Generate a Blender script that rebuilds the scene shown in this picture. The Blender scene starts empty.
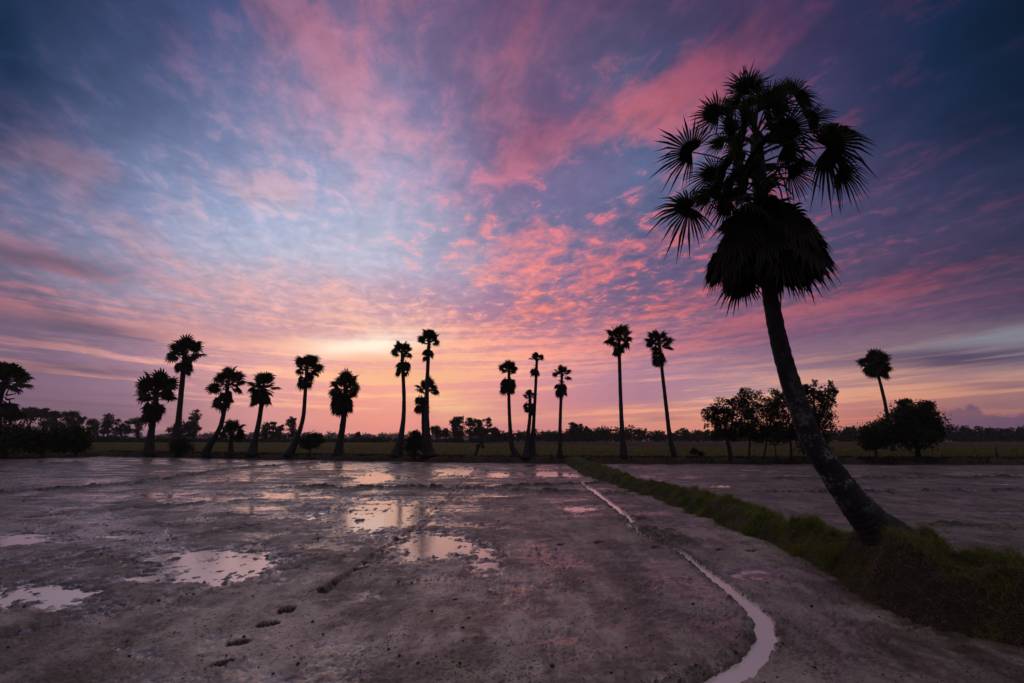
import bpy, math, random
import numpy as np
from mathutils import Vector, Matrix, Euler

random.seed(11)
RNG = np.random.default_rng(5)
C = bpy.context.scene.collection
W, H = 1024, 683
F = 512.0                      # focal length in pixels (18 mm on 36 mm)
HORIZON = 435.0
PITCH = math.atan((HORIZON - H / 2) / F)
CAM = Vector((0, 0, 2.2))
R = math.radians
HAZE = 0.0003


# ---------------------------------------------------------------- projection helpers
def ray(px, py):
    u = (px - W / 2) / F
    v = (H / 2 - py) / F
    c, s = math.cos(PITCH), math.sin(PITCH)
    return Vector((u, c - v * s, s + v * c))


def at(px, py, Y):
    r = ray(px, py)
    return CAM + r * (Y / r.y)


def on_z(px, py, z=0.0):
    r = ray(px, py)
    return CAM + r * ((z - CAM.z) / r.z)


def proj(d):
    c, s = math.cos(PITCH), math.sin(PITCH)
    f = d[1] * c + d[2] * s
    up = -d[1] * s + d[2] * c
    return W / 2 + F * d[0] / f, H / 2 - F * up / f


def azel(px, py):
    r = ray(px, py).normalized()
    return math.atan2(r.x, r.y), math.asin(r.z)


# ---------------------------------------------------------------- objects
def mesh(name, verts, faces, mat, parent=None, smooth=False):
    me = bpy.data.meshes.new(name)
    me.from_pydata(verts, [], faces)
    me.update()
    if smooth:
        me.polygons.foreach_set('use_smooth', [True] * len(me.polygons))
    for m in (mat if isinstance(mat, (list, tuple)) else [mat]):
        me.materials.append(m)
    o = bpy.data.objects.new(name, me)
    C.objects.link(o)
    if parent:
        o.parent = parent
    return o


def fast_mesh(name, V, Fq, mat, smooth=False, parent=None, mats=None):
    """V (n,3) float, Fq (m,3|4) int"""
    V = np.ascontiguousarray(V, dtype=np.float32)
    Fq = np.ascontiguousarray(Fq, dtype=np.int32)
    k = Fq.shape[1]
    me = bpy.data.meshes.new(name)
    me.vertices.add(len(V))
    me.vertices.foreach_set('co', V.ravel())
    me.loops.add(Fq.size)
    me.loops.foreach_set('vertex_index', Fq.ravel())
    me.polygons.add(len(Fq))
    me.polygons.foreach_set('loop_start', np.arange(0, Fq.size, k, dtype=np.int32))
    me.polygons.foreach_set('loop_total', np.full(len(Fq), k, dtype=np.int32))
    if smooth:
        me.polygons.foreach_set('use_smooth', np.ones(len(Fq), dtype=bool))
    for m in (mat if isinstance(mat, (list, tuple)) else [mat]):
        me.materials.append(m)
    if mats is not None:
        me.polygons.foreach_set('material_index', np.ascontiguousarray(mats, dtype=np.int32))
    me.update(calc_edges=True)
    o = bpy.data.objects.new(name, me)
    C.objects.link(o)
    if parent:
        o.parent = parent
    return o


def tag(o, label=None, cat=None, group=None, kind=None):
    if label: o['label'] = label
    if cat: o['category'] = cat
    if group: o['group'] = group
    if kind: o['kind'] = kind
    return o


def empty(name, loc, label, cat, group=None):
    o = bpy.data.objects.new(name, None)
    o.empty_display_size = 0.3
    o.location = loc
    C.objects.link(o)
    return tag(o, label, cat, group)


# ---------------------------------------------------------------- numpy noise
_perm = RNG.permutation(512).astype(np.int64)
_ang = RNG.uniform(0, 2 * np.pi, 512)
_gx, _gy = np.cos(_ang), np.sin(_ang)


def gnoise(x, y, seed=0):
    xi = np.floor(x).astype(np.int64); yi = np.floor(y).astype(np.int64)
    fx = x - xi; fy = y - yi
    u = fx * fx * fx * (fx * (fx * 6 - 15) + 10); v = fy * fy * fy * (fy * (fy * 6 - 15) + 10)

    def g(ix, iy, dx, dy):
        h = _perm[(_perm[(ix + seed * 37) & 511] + iy) & 511]
        return _gx[h] * dx + _gy[h] * dy
    a = g(xi, yi, fx, fy); b = g(xi + 1, yi, fx - 1, fy)
    c = g(xi, yi + 1, fx, fy - 1); d = g(xi + 1, yi + 1, fx - 1, fy - 1)
    return (a + (b - a) * u + (c - a) * v + (a - b - c + d) * u * v) * 1.5


def fbm(x, y, oct=4, seed=0, gain=0.5):
    s = 0; a = 1.0
    for i in range(oct):
        s = s + a * gnoise(x, y, seed + i * 3)
        x = x * 2.03 + 7.1; y = y * 2.03 - 3.7; a *= gain
    return s


def sstep(a, b, x):
    t = np.clip((x - a) / (b - a), 0, 1)
    return t * t * (3 - 2 * t)


# ---------------------------------------------------------------- node helpers
class NT:
    def __init__(self, tree):
        self.t = tree; self.n = tree.nodes; self.l = tree.links

    def new(self, typ, **kw):
        n = self.n.new(typ)
        for k, v in kw.items():
            setattr(n, k, v)
        return n

    def set(self, sock, v):
        if v is None: return
        if hasattr(v, 'is_output') or isinstance(v, bpy.types.NodeSocket):
            self.l.new(v, sock)
        else:
            sock.default_value = v

    def m(self, op, a, b=None, c=None, clamp=False):
        n = self.new('ShaderNodeMath', operation=op, use_clamp=clamp)
        self.set(n.inputs[0], a); self.set(n.inputs[1], b)
        if c is not None: self.set(n.inputs[2], c)
        return n.outputs[0]

    def v(self, op, a, b=None):
        n = self.new('ShaderNodeVectorMath', operation=op)
        self.set(n.inputs[0], a)
        if b is not None: self.set(n.inputs[1], b)
        return n.outputs['Value'] if op in ('DOT_PRODUCT', 'LENGTH') else n.outputs[0]

    def mix(self, f, a, b, blend='MIX'):
        n = self.new('ShaderNodeMix', data_type='RGBA', blend_type=blend)
        self.set(n.inputs['Factor'], f)
        self.set(n.inputs[6], a); self.set(n.inputs[7], b)
        return n.outputs[2]

    def mixf(self, f, a, b):
        n = self.new('ShaderNodeMix', data_type='FLOAT')
        self.set(n.inputs[0], f); self.set(n.inputs[2], a); self.set(n.inputs[3], b)
        return n.outputs[0]

    def ss(self, x, a, b, c=0.0, d=1.0, kind='SMOOTHSTEP'):
        n = self.new('ShaderNodeMapRange', interpolation_type=kind)
        self.set(n.inputs[0], x); self.set(n.inputs[1], a); self.set(n.inputs[2], b)
        self.set(n.inputs[3], c); self.set(n.inputs[4], d)
        return n.outputs[0]

    def noise(self, vec, scale, detail=4, rough=0.5, dist=0.0):
        n = self.new('ShaderNodeTexNoise')
        if vec is not None: self.l.new(vec, n.inputs['Vector'])
        n.inputs['Scale'].default_value = scale
        n.inputs['Detail'].default_value = detail
        n.inputs['Roughness'].default_value = rough
        n.inputs['Distortion'].default_value = dist
        return n

    def comb(self, x, y, z=0.0):
        n = self.new('ShaderNodeCombineXYZ')
        self.set(n.inputs[0], x); self.set(n.inputs[1], y); self.set(n.inputs[2], z)
        return n.outputs[0]


def lin(c):
    return tuple(((v / 255) / 12.92 if v / 255 <= 0.04045 else ((v / 255 + 0.055) / 1.055) ** 2.4) for v in c)


def material(name):
    m = bpy.data.materials.new(name)
    m.use_nodes = True
    nt = NT(m.node_tree)
    b = m.node_tree.nodes['Principled BSDF']
    return m, nt, b


def simple(name, ca, cb, scale, rough=0.8, bump=0.0, bscale=None, spec=0.3, detail=4, coord='Object'):
    m, nt, b = material(name)
    tc = nt.new('ShaderNodeTexCoord')
    n = nt.noise(tc.outputs[coord], scale, detail, 0.6)
    f = nt.ss(n.outputs['Fac'], 0.35, 0.65)
    nt.l.new(nt.mix(f, (*ca, 1), (*cb, 1)), b.inputs['Base Color'])
    b.inputs['Roughness'].default_value = rough
    b.inputs['Specular IOR Level'].default_value = spec
    if bump:
        n2 = nt.noise(tc.outputs[coord], bscale or scale * 4, 5, 0.6)
        bp = nt.new('ShaderNodeBump')
        bp.inputs['Strength'].default_value = bump
        bp.inputs['Distance'].default_value = 0.02
        nt.l.new(n2.outputs['Fac'], bp.inputs['Height'])
        nt.l.new(bp.outputs[0], b.inputs['Normal'])
    return m


# ================================================================ SKY
SUN_AZ, _ = azel(372, 400)

COLS = [0, 128, 256, 384, 512, 640, 768, 896, 1024]
ROWS = [
 (0, [(24,46,74,50,54,86,.2),(58,64,100,88,74,108,.35),(78,84,126,128,98,128,.4),(118,98,132,180,112,130,.5),(98,82,118,128,86,116,.5),(74,64,98,88,66,98,.5),(74,58,92,104,56,84,.5),(32,46,80,84,48,76,.4),(6,28,50,22,26,52,.3)]),
 (60, [(34,56,88,60,66,98,.2),(74,84,122,108,90,126,.4),(106,110,150,150,122,152,.4),(134,122,158,196,130,150,.5),(110,92,124,150,98,124,.5),(88,80,112,150,90,116,.5),(80,62,98,140,72,100,.45),(34,46,80,70,48,78,.35),(12,32,56,30,32,58,.3)]),
 (120, [(60,68,104,88,78,108,.3),(88,98,134,124,112,142,.35),(126,130,166,160,138,168,.4),(148,144,180,198,152,174,.45),(112,92,126,150,98,126,.5),(102,104,140,200,112,122,.5),(84,70,106,140,76,104,.4),(38,50,82,66,48,78,.35),(20,36,64,46,38,62,.3)]),
 (180, [(92,92,124,126,106,130,.4),(122,128,164,160,138,162,.4),(156,162,196,212,178,192,.45),(172,170,200,198,168,192,.4),(140,114,150,198,120,140,.5),(108,110,146,168,118,142,.4),(88,78,112,140,82,108,.4),(62,58,92,92,62,88,.4),(32,44,72,58,46,70,.35)]),
 (230, [(108,106,136,142,116,136,.4),(146,148,180,184,158,174,.45),(178,188,214,212,194,206,.4),(188,188,210,212,184,200,.4),(136,124,158,206,130,145,.5),(104,96,130,185,112,130,.45),(96,82,114,165,92,114,.45),(74,66,98,110,70,94,.4),(50,52,80,82,54,76,.4)]),
 (270, [(104,88,114,158,108,124,.5),(172,160,182,206,140,146,.5),(196,186,204,222,178,186,.5),(202,196,214,222,182,188,.45),(150,128,160,230,140,142,.55),(122,98,130,208,114,120,.5),(108,86,114,178,98,114,.45),(88,68,96,138,76,98,.45),(66,56,82,98,60,80,.4)]),
 (310, [(108,90,112,168,112,122,.5),(150,126,146,208,150,156,.5),(196,160,172,230,178,178,.5),(200,162,178,240,188,180,.5),(178,126,148,244,148,132,.55),(140,104,130,222,120,118,.5),(118,86,114,178,98,112,.5),(100,72,98,138,78,98,.45),(80,64,90,104,68,88,.4)]),
 (345, [(112,92,114,168,118,124,.5),(150,120,138,214,150,150,.5),(200,148,160,242,172,164,.55),(222,168,164,252,208,184,.6),(200,136,146,244,156,140,.55),(158,114,136,200,128,132,.5),(128,94,118,166,106,118,.45),(112,96,114,126,110,122,.4),(112,114,130,132,132,142,.4)]),
 (375, [(122,96,112,190,144,134,.5),(160,124,138,226,168,156,.5),(212,156,154,248,186,164,.5),(226,154,148,252,184,152,.55),(206,138,144,238,156,140,.5),(162,120,138,182,132,138,.4),(150,120,132,176,138,138,.4),(156,122,124,190,146,130,.5),(168,130,122,196,146,126,.5)]),
 (400, [(116,92,108,188,140,130,.4),(142,110,126,228,164,146,.45),(204,146,146,244,180,152,.45),(228,150,140,254,184,142,.5),(206,134,138,240,156,136,.4),(168,122,134,228,160,138,.4),(182,142,138,222,166,136,.45),(186,132,116,214,150,120,.5),(140,100,102,180,128,112,.4)]),
 (420, [(112,86,104,122,90,106,.3),(130,100,116,152,112,120,.3),(204,144,142,218,152,142,.3),(230,148,136,246,158,136,.4),(200,130,134,212,136,134,.3),(212,144,126,240,166,128,.5),(214,144,118,236,156,116,.5),(172,102,100,204,120,104,.4),(108,82,98,122,88,98,.3)]),
 (437, [(106,82,100,110,84,102,.3),(118,94,112,124,96,112,.3),(184,130,134,190,134,134,.3),(212,136,130,220,140,132,.3),(190,124,130,196,126,130,.3),(206,134,118,214,138,118,.3),(206,130,110,212,132,110,.3),(152,92,98,158,94,98,.3),(100,76,94,104,78,94,.3)]),
]
TAB = np.array([r[1] for r in ROWS], dtype=float)          # rows, cols, 7
YS = np.array([r[0] for r in ROWS], dtype=float)
XS = np.array([-420] + COLS + [1444], dtype=float)
LINTAB = TAB.copy()
for i in range(6):
    c = TAB[:, :, i] / 255
    LINTAB[:, :, i] = np.where(c <= .04045, c / 12.92, ((c + .055) / 1.055) ** 2.4)
LINTAB[:, :, :6] *= (1.05 + 0.28 * np.clip((YS - 315) / 60, 0, 1))[:, None, None]
# a touch more separation between lit cloud and open sky, and deeper blue away from the sunset
mid_ = (LINTAB[:, :, 0:3] + LINTAB[:, :, 3:6]) / 2
hal_ = (LINTAB[:, :, 3:6] - LINTAB[:, :, 0:3]) / 2 * 1.22
for o_, sg_ in ((0, -1), (3, 1)):
    v_ = mid_ + sg_ * hal_
    l_ = (v_ * np.array([.25, .65, .1])).sum(-1, keepdims=True)
    LINTAB[:, :, o_:o_ + 3] = np.maximum(l_ + (v_ - l_) * 1.10, 0.002)
LINTAB[1:4, :3, 6] += .09
LINTAB[:3, 0, :6] *= .85; LINTAB[:3, -1, :6] *= .8; LINTAB[:3, -2, :6] *= .85
L_edge = LINTAB[:, :1] * np.array([.45, .5, .62, .45, .5, .62, 1])
R_edge = LINTAB[:, -1:] * np.array([.6, .65, .75, .6, .65, .75, 1])
LINTAB = np.concatenate([L_edge, LINTAB, R_edge], axis=1)


def table(px, py):
    py = min(max(py, -300), 437)
    cols = np.array([[np.interp(px, XS, LINTAB[j, :, k]) for k in range(7)] for j in range(len(YS))])
    v = np.array([np.interp(max(py, 0), YS, cols[:, k]) for k in range(7)])
    if py < 0:
        f = max(0.45, 1 + py / 500)
        v[:6] *= f
    return v


def build_world():
    w = bpy.data.worlds.new('World')
    bpy.context.scene.world = w
    w.use_nodes = True
    for n in list(w.node_tree.nodes): w.node_tree.nodes.remove(n)
    t = NT(w.node_tree)
    out = t.new('ShaderNodeOutputWorld')
    bg = t.new('ShaderNodeBackground')
    tc = t.new('ShaderNodeTexCoord')
    d = tc.outputs['Generated']
    sep = t.new('ShaderNodeSeparateXYZ'); t.l.new(d, sep.inputs[0])
    dx, dy, dz = sep.outputs
    az0 = t.m('ARCTAN2', dx, dy)
    el0 = t.m('ARCSINE', t.m('MAXIMUM', dz, 0.0))
    # cloud-sheet coordinates: one axis towards the afterglow, one across
    sx, sy = math.sin(SUN_AZ), math.cos(SUN_AZ)
    inv = t.m('DIVIDE', 1.0, t.m('ADD', t.m('MAXIMUM', dz, 0.0), 0.07))
    al = t.m('MULTIPLY', t.v('DOT_PRODUCT', d, (sx, sy, 0)), inv)
    ac = t.m('MULTIPLY', t.v('DOT_PRODUCT', d, (sy, -sx, 0)), inv)
    q_st = t.comb(t.m('MULTIPLY', al, 0.36), ac, 0.0)
    q_iso = t.comb(t.m('MULTIPLY', al, 0.8), ac, 3.3)
    n_st = t.noise(q_st, 2.6, 11, 0.70, 0.15)
    n_mk = t.noise(q_iso, 10.0, 8, 0.64, 0.3)
    n_warp = t.noise(q_st, 1.7, 3, 0.55)
    # horizontal strata low in the sky
    q_h = t.comb(t.m('MULTIPLY', az0, 1.15), t.m('MULTIPLY', t.m('ADD', el0, t.m('MULTIPLY', t.m('ABSOLUTE', t.m('SUBTRACT', az0, SUN_AZ)), -0.045)), 33.0), 5.0)
    n_h = t.noise(q_h, 1.5, 8, 0.62, 0.3)
    # warp the direction angles
    ws = t.new('ShaderNodeSeparateXYZ'); t.l.new(n_warp.outputs['Color'], ws.inputs[0])
    amp = t.ss(el0, 0.0, 0.35, 0.03, 0.22)
    az = t.m('ADD', az0, t.m('MULTIPLY', t.m('SUBTRACT', ws.outputs[0], 0.5), amp))
    el = t.m('ADD', el0, t.m('MULTIPLY', t.m('MULTIPLY', t.m('SUBTRACT', ws.outputs[1], 0.5), amp), 0.45))
    AZM = 1.25
    fac = t.ss(az, -AZM, AZM, 0, 1, 'LINEAR')
    NST = 26
    rows_px = [437, 420, 400, 375, 345, 310, 270, 230, 180, 120, 60, 0, -120]
    els = [azel(512, y)[1] for y in rows_px]
    els[0] = 0.0
    lo = hi = cov = None
    for j, e in enumerate(els):
        lr = t.new('ShaderNodeValToRGB'); hr = t.new('ShaderNodeValToRGB')
        for ramp, off in ((lr, 0), (hr, 3)):
            cr = ramp.color_ramp
            cr.interpolation = 'EASE' if False else 'LINEAR'
            while len(cr.elements) < NST: cr.elements.new(0.5)
            for k in range(NST):
                p = k / (NST - 1)
                a = -AZM + 2 * AZM * p
                dv = (math.sin(a) * math.cos(e), math.cos(a) * math.cos(e), math.sin(e))
                px, py = proj(dv)
                if abs(a) > 1.15: px = math.copysign(3000, a)
                v = table(px, py)
                cr.elements[k].position = p
                cr.elements[k].color = (*v[off:off + 3], v[6])
            t.l.new(fac, ramp.inputs[0])
        if lo is None:
            lo, hi, cov = lr.outputs[0], hr.outputs[0], hr.outputs[1]
        else:
            f = t.ss(el, els[j - 1], e, 0, 1, 'LINEAR')
            lo = t.mix(f, lo, lr.outputs[0]); hi = t.mix(f, hi, hr.outputs[0]); cov = t.mixf(f, cov, hr.outputs[1])
    def gauss(px, py, rx, ry, rot=0.0):
        """anisotropic bump round a sky direction; radii in degrees-like pixels"""
        a0, e0 = azel(px, py)
        a1, e1 = azel(px + 10 * math.cos(R(rot)), py + 10 * math.sin(R(rot)))
        a2, e2 = azel(px - 10 * math.sin(R(rot)), py + 10 * math.cos(R(rot)))
        J = np.array([[a1 - a0, a2 - a0], [e1 - e0, e2 - e0]]) / 10
        Ji = np.linalg.inv(J)
        p = t.v('SUBTRACT', t.comb(az, el), (a0, e0, 0))
        x = t.v('DOT_PRODUCT', p, (Ji[0, 0] / rx, Ji[0, 1] / rx, 0))
        y = t.v('DOT_PRODUCT', p, (Ji[1, 0] / ry, Ji[1, 1] / ry, 0))
        return t.m('POWER', 2.71828, t.m('MULTIPLY', t.m('ADD', t.m('MULTIPLY', x, x), t.m('MULTIPLY', y, y)), -1.0))
    # cloud mask
    w_mk = t.m('ADD', 0.32, t.m('MULTIPLY', gauss(560, 250, 300, 140, 0), 0.68))
    f_low = t.ss(el0, 0.08, 0.30)
    nm = t.mixf(t.m('MULTIPLY', w_mk, 0.5), n_st.outputs[0], n_mk.outputs[0])
    nl = t.m('ADD', t.m('MULTIPLY', n_h.outputs[0], 0.8), t.m('MULTIPLY', n_st.outputs[0], 0.2))
    nl = t.m('ADD', 0.5, t.m('MULTIPLY', t.m('SUBTRACT', nl, 0.5), 2.1))
    n = t.mixf(f_low, nl, nm)
    s = t.m('ADD', n, t.m('MULTIPLY', t.m('SUBTRACT', cov, 0.5), 0.45))

    # denser lit streets of cloud (dense, lit) and open gaps
    for (px, py, rx, ry, rot, a) in [
        (640, 115, 110, 26, -30, .22), (530, 150, 60, 22, -35, .16), (330, 60, 130, 26, 48, .14),
        (560, 260, 120, 30, 12, .05), (280, 190, 60, 20, 15, .16), (60, 160, 80, 16, 12, .14),
        (590, 180, 60, 28, -35, -.18), (300, 240, 70, 30, 10, -.08), (180, 130, 120, 50, 20, -.1),
        (880, 290, 170, 16, -16, .12), (440, 290, 80, 14, 18, -.1)]:
        s = t.m('ADD', s, t.m('MULTIPLY', gauss(px, py, rx, ry, rot), a))
    mask = t.ss(s, 0.44, 0.64)
    fleck = t.m('MULTIPLY', t.ss(n_mk.outputs[0], 0.535, 0.61), t.ss(el0, 0.1, 0.25))
    fleck = t.m('MULTIPLY', fleck, t.m('MULTIPLY', w_mk, t.ss(s, 0.36, 0.56)))
    mask = t.m('MAXIMUM', t.m('MULTIPLY', mask, 0.85), fleck)
    col = t.mix(mask, lo, hi)
    # extra fine shading of the cloud sheet (thickness)
    fine = t.ss(n_mk.outputs[0], 0.3, 0.7, 0.84, 1.14, 'LINEAR')
    fine = t.mixf(t.ss(el0, 0.02, 0.2), 1.0, fine)
    col = t.mix(1.0, col, t.comb(fine, fine, fine), 'MULTIPLY')
    # afterglow core
    g = gauss(405, 372, 130, 42, 6)
    col = t.mix(t.m('MULTIPLY', g, t.ss(n, .36, .6, .28, .85)), col, (*lin((255, 192, 150)), 1))
    g = gauss(505, 90, 120, 62, 35)
    col = t.mix(t.m('MULTIPLY', g, t.ss(n_st.outputs[0], .36, .6, .65, .1)), col, (*lin((112, 80, 122)), 1))
    g = gauss(366, 343, 48, 10, -6)
    col = t.mix(t.m('MULTIPLY', g, t.ss(n, .3, .5, .6, 1.0)), col, (1.18, 1.02, 0.84, 1))
    g = gauss(440, 402, 46, 12, 10)
    col = t.mix(t.m('MULTIPLY', g, t.ss(n, .3, .6, .35, .95)), col, (1.15, 0.70, 0.34, 1))
    g = gauss(440, 385, 50, 20, 25)
    col = t.mix(t.m('MULTIPLY', g, t.ss(n, .36, .6, .0, .4)), col, (*lin((255, 190, 142)), 1))
    # dark stratus low on the right and left
    for (px, py, rx, ry, rot, a, c) in [
        (1000, 337, 110, 9, -8, .9, (140, 142, 154)), (960, 357, 130, 10, -2, .95, (80, 68, 98)), (1000, 385, 60, 4, -3, .6, (120, 88, 112)), (660, 419, 34, 4, 0, .7, (170, 115, 130)),
        (60, 328, 140, 15, 5, .95, (112, 94, 118)), (60, 368, 130, 8, 4, .8, (120, 94, 114)), (60, 402, 120, 12, 3, .8, (122, 96, 112)), (40, 258, 90, 12, 10, .8, (100, 86, 112)), (240, 332, 80, 6, 6, .6, (190, 150, 164)), (840, 325, 160, 16, -6, .5, (120, 78, 118))]:
        g = t.m('MULTIPLY', gauss(px, py, rx, ry, rot), a)
        g = t.m('MULTIPLY', g, t.ss(n_h.outputs[0], 0.38, 0.50))
        col = t.mix(g, col, (*lin(c), 1))
    # cumulus bank on the right horizon
    nb = t.noise(t.comb(t.m('MULTIPLY', az0, 42.0), t.m('MULTIPLY', el0, 22.0), 1.0), 1.0, 5, 0.58)
    a0, e0 = azel(955, 406)
    top = t.m('MULTIPLY', t.m('POWER', 2.718, t.m('MULTIPLY', t.m('POWER', t.m('ABSOLUTE', t.m('DIVIDE', t.m('SUBTRACT', az0, a0), 0.1)), 2.0), -1.0)), e0 * 1.0)
    top = t.m('MULTIPLY', top, t.ss(nb.outputs[0], 0.3, 0.7, 0.5, 1.25, 'LINEAR'))
    bank = t.ss(t.m('SUBTRACT', top, el0), -0.003, 0.006)
    col = t.mix(t.m('MULTIPLY', bank, 0.75), col, (*lin((104, 80, 112)), 1))
    # unseen sky behind the camera, lifted to brighten mud and grass
    back = t.ss(t.m('ABSOLUTE', az0), 1.0, 1.6)
    backc = t.mix(t.ss(el0, 0.0, 0.9), (*lin((100, 90, 108)), 1), (*lin((96, 96, 122)), 1))
    high = t.ss(el0, 0.9, 1.25)
    col = t.mix(back, col, backc)
    col = t.mix(high, col, (*lin((226, 206, 208)), 1))  # bright zenith above the view, added as fill light for the ground
    # clear-air base from the physical sky
    sky = t.new('ShaderNodeTexSky', sky_type='NISHITA')
    sky.sun_disc = False
    sky.sun_elevation = R(1.0)
    sky.sun_rotation = SUN_AZ
    sky.air_density = 1.0; sky.dust_density = 1.0
    skc = t.mix(1.0, sky.outputs[0], (0.06, 0.06, 0.06, 1), 'MULTIPLY')
    col = t.mix(0.04, col, skc)
    t.l.new(col, bg.inputs[0])
    bg.inputs[1].default_value = 1.0
    t.l.new(bg.outputs[0], out.inputs[0])


build_world()

sun = bpy.data.lights.new('sun', 'SUN')
sun.energy = 0.05
sun.angle = R(30)
sun.color = (1.0, 0.62, 0.42)
so = bpy.data.objects.new('sun', sun)
C.objects.link(so)
sd = Vector((math.sin(SUN_AZ) * math.cos(R(5)), math.cos(SUN_AZ) * math.cos(R(5)), math.sin(R(5))))
so.rotation_euler = sd.to_track_quat('Z', 'Y').to_euler()

# ================================================================ MATERIALS
def mud_material():
    m, t, b = material('wet_mud')
    geo = t.new('ShaderNodeNewGeometry')
    pos = geo.outputs['Position']
    sep = t.new('ShaderNodeSeparateXYZ'); t.l.new(pos, sep.inputs[0])
    z = sep.outputs[2]
    n1 = t.noise(pos, 0.45, 6, 0.62)
    n2 = t.noise(pos, 2.6, 7, 0.68)
    n3 = t.noise(pos, 30.0, 5, 0.6)
    n4 = t.noise(pos, 1.3, 4, 0.6)
    n5 = t.noise(pos, 9.0, 6, 0.7)
    # smeared bands left by the harrow
    mp = t.new('ShaderNodeMapping'); t.l.new(pos, mp.inputs['Vector'])
    mp.inputs['Rotation'].default_value = (0, 0, R(24)); mp.inputs['Scale'].default_value = (1.5, 0.42, 1)
    n6 = t.noise(mp.outputs[0], 1.5, 7, 0.66)
    mott = t.m('ADD', t.m('MULTIPLY', n1.outputs[0], 0.4), t.m('ADD', t.m('MULTIPLY', n6.outputs[0], 0.35), t.m('MULTIPLY', n2.outputs[0], 0.25)))
    c = t.mix(t.ss(mott, 0.45, 0.56), (0.125, 0.092, 0.072, 1), (0.48, 0.405, 0.355, 1))
    c = t.mix(t.ss(n4.outputs[0], 0.55, 0.7, 0, .5), c, (0.16, 0.13, 0.075, 1))
    c = t.mix(t.ss(n5.outputs[0], 0.52, 0.72, 0, .6), c, (0.10, 0.075, 0.06, 1))
    pit = t.new('ShaderNodeAttribute', attribute_name='churn').outputs['Fac']
    cld = t.new('ShaderNodeAttribute', attribute_name='clod').outputs['Fac']
    # stubble and crumbs: sparse dark specks, thicker in some places
    sp = t.m('ADD', n3.outputs[0], t.m('MULTIPLY', t.m('SUBTRACT', n4.outputs[0], 0.5), 0.25))
    sp = t.m('ADD', sp, t.m('MULTIPLY', t.m('SUBTRACT', cld, 0.4), 0.04))
    c = t.mix(t.ss(sp, 0.57, 0.605, 0, .9), c, (0.035, 0.028, 0.024, 1))
    c = t.mix(t.m('MULTIPLY', cld, .18), c, (0.13, 0.10, 0.078, 1))
    wet = t.m('MULTIPLY', t.ss(z, 0.022, 0.040, 1.0, 0.0), t.ss(n3.outputs[0], .4, .62, 1.0, .55))
    c = t.mix(t.m('MULTIPLY', wet, 0.55), c, (0.10, 0.078, 0.066, 1))
    c = t.mix(t.m('MULTIPLY', pit, .95), c, (0.016, 0.014, 0.012, 1))
    t.l.new(c, b.inputs['Base Color'])
    fld = t.new('ShaderNodeAttribute', attribute_name='falloff_field').outputs['Fac']
    c = t.mix(t.m('MULTIPLY', fld, .70), c, (0.05, 0.042, 0.036, 1))  # painted light falloff: mud darkens away from the pale middle
    t.l.new(c, b.inputs['Base Color'])
    film = t.ss(n2.outputs[0], 0.34, 0.52, 1.0, 0.0)
    rough = t.mixf(wet, t.mixf(film, 0.6, 0.34), 0.12)
    rough = t.mixf(t.m('MULTIPLY', pit, .7), rough, 0.5)
    t.l.new(rough, b.inputs['Roughness'])
    t.l.new(t.mixf(pit, 0.5, 0.06), b.inputs['Specular IOR Level'])
    b.inputs['IOR'].default_value = 1.55
    nb = t.noise(pos, 13.0, 6, 0.62)
    bp = t.new('ShaderNodeBump')
    t.l.new(t.mixf(wet, t.mixf(cld, 0.4, 0.75), 0.1), bp.inputs['Strength'])
    bp.inputs['Distance'].default_value = 0.042
    t.l.new(nb.outputs[0], bp.inputs['Height'])
    t.l.new(bp.outputs[0], b.inputs['Normal'])
    return m


def water_material(name='muddy_water', body_col=(0.36, 0.31, 0.28, 1)):
    m, t, b = material(name)
    geo = t.new('ShaderNodeNewGeometry')
    b.inputs['Base Color'].default_value = body_col
    b.inputs['Roughness'].default_value = 0.12
    b.inputs['IOR'].default_value = 2.3
    n = t.noise(geo.outputs['Position'], 6.0, 3, 0.5)
    bp = t.new('ShaderNodeBump')
    bp.inputs['Strength'].default_value = 0.3
    bp.inputs['Distance'].default_value = 0.01
    t.l.new(n.outputs[0], bp.inputs['Height'])
    t.l.new(bp.outputs[0], b.inputs['Normal'])
    return m


def bark_material(lichen=True):
    m, t, b = material('palm_bark')
    tc = t.new('ShaderNodeTexCoord')
    co = tc.outputs['Object']
    n = t.noise(co, 5.0, 6, 0.7)
    vo = t.new('ShaderNodeTexVoronoi'); vo.inputs['Scale'].default_value = 20
    t.l.new(co, vo.inputs['Vector'])
    c = t.mix(t.ss(n.outputs[0], 0.35, 0.65), (0.013, 0.0115, 0.011, 1), (0.034, 0.030, 0.028, 1))
    sep = t.new('ShaderNodeSeparateXYZ'); t.l.new(co, sep.inputs[0])
    lich = t.m('MULTIPLY', t.ss(n.outputs[0], 0.52, 0.6), t.ss(vo.outputs['Distance'], 0.25, 0.5))
    lich = t.m('MULTIPLY', lich, t.ss(sep.outputs[2], 0.6, 3.2, 1.0, 0.0))
    if lichen: c = t.mix(t.m('MULTIPLY', lich, t.ss(sep.outputs[2], 0.35, 0.8)), c, (0.20, 0.20, 0.21, 1))
    t.l.new(c, b.inputs['Base Color'])
    b.inputs['Roughness'].default_value = 0.85
    bp = t.new('ShaderNodeBump'); bp.inputs['Strength'].default_value = 0.7; bp.inputs['Distance'].default_value = 0.03
    n2 = t.noise(co, 22.0, 5, 0.7)
    t.l.new(n2.outputs[0], bp.inputs['Height']); t.l.new(bp.outputs[0], b.inputs['Normal'])
    return m


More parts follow.
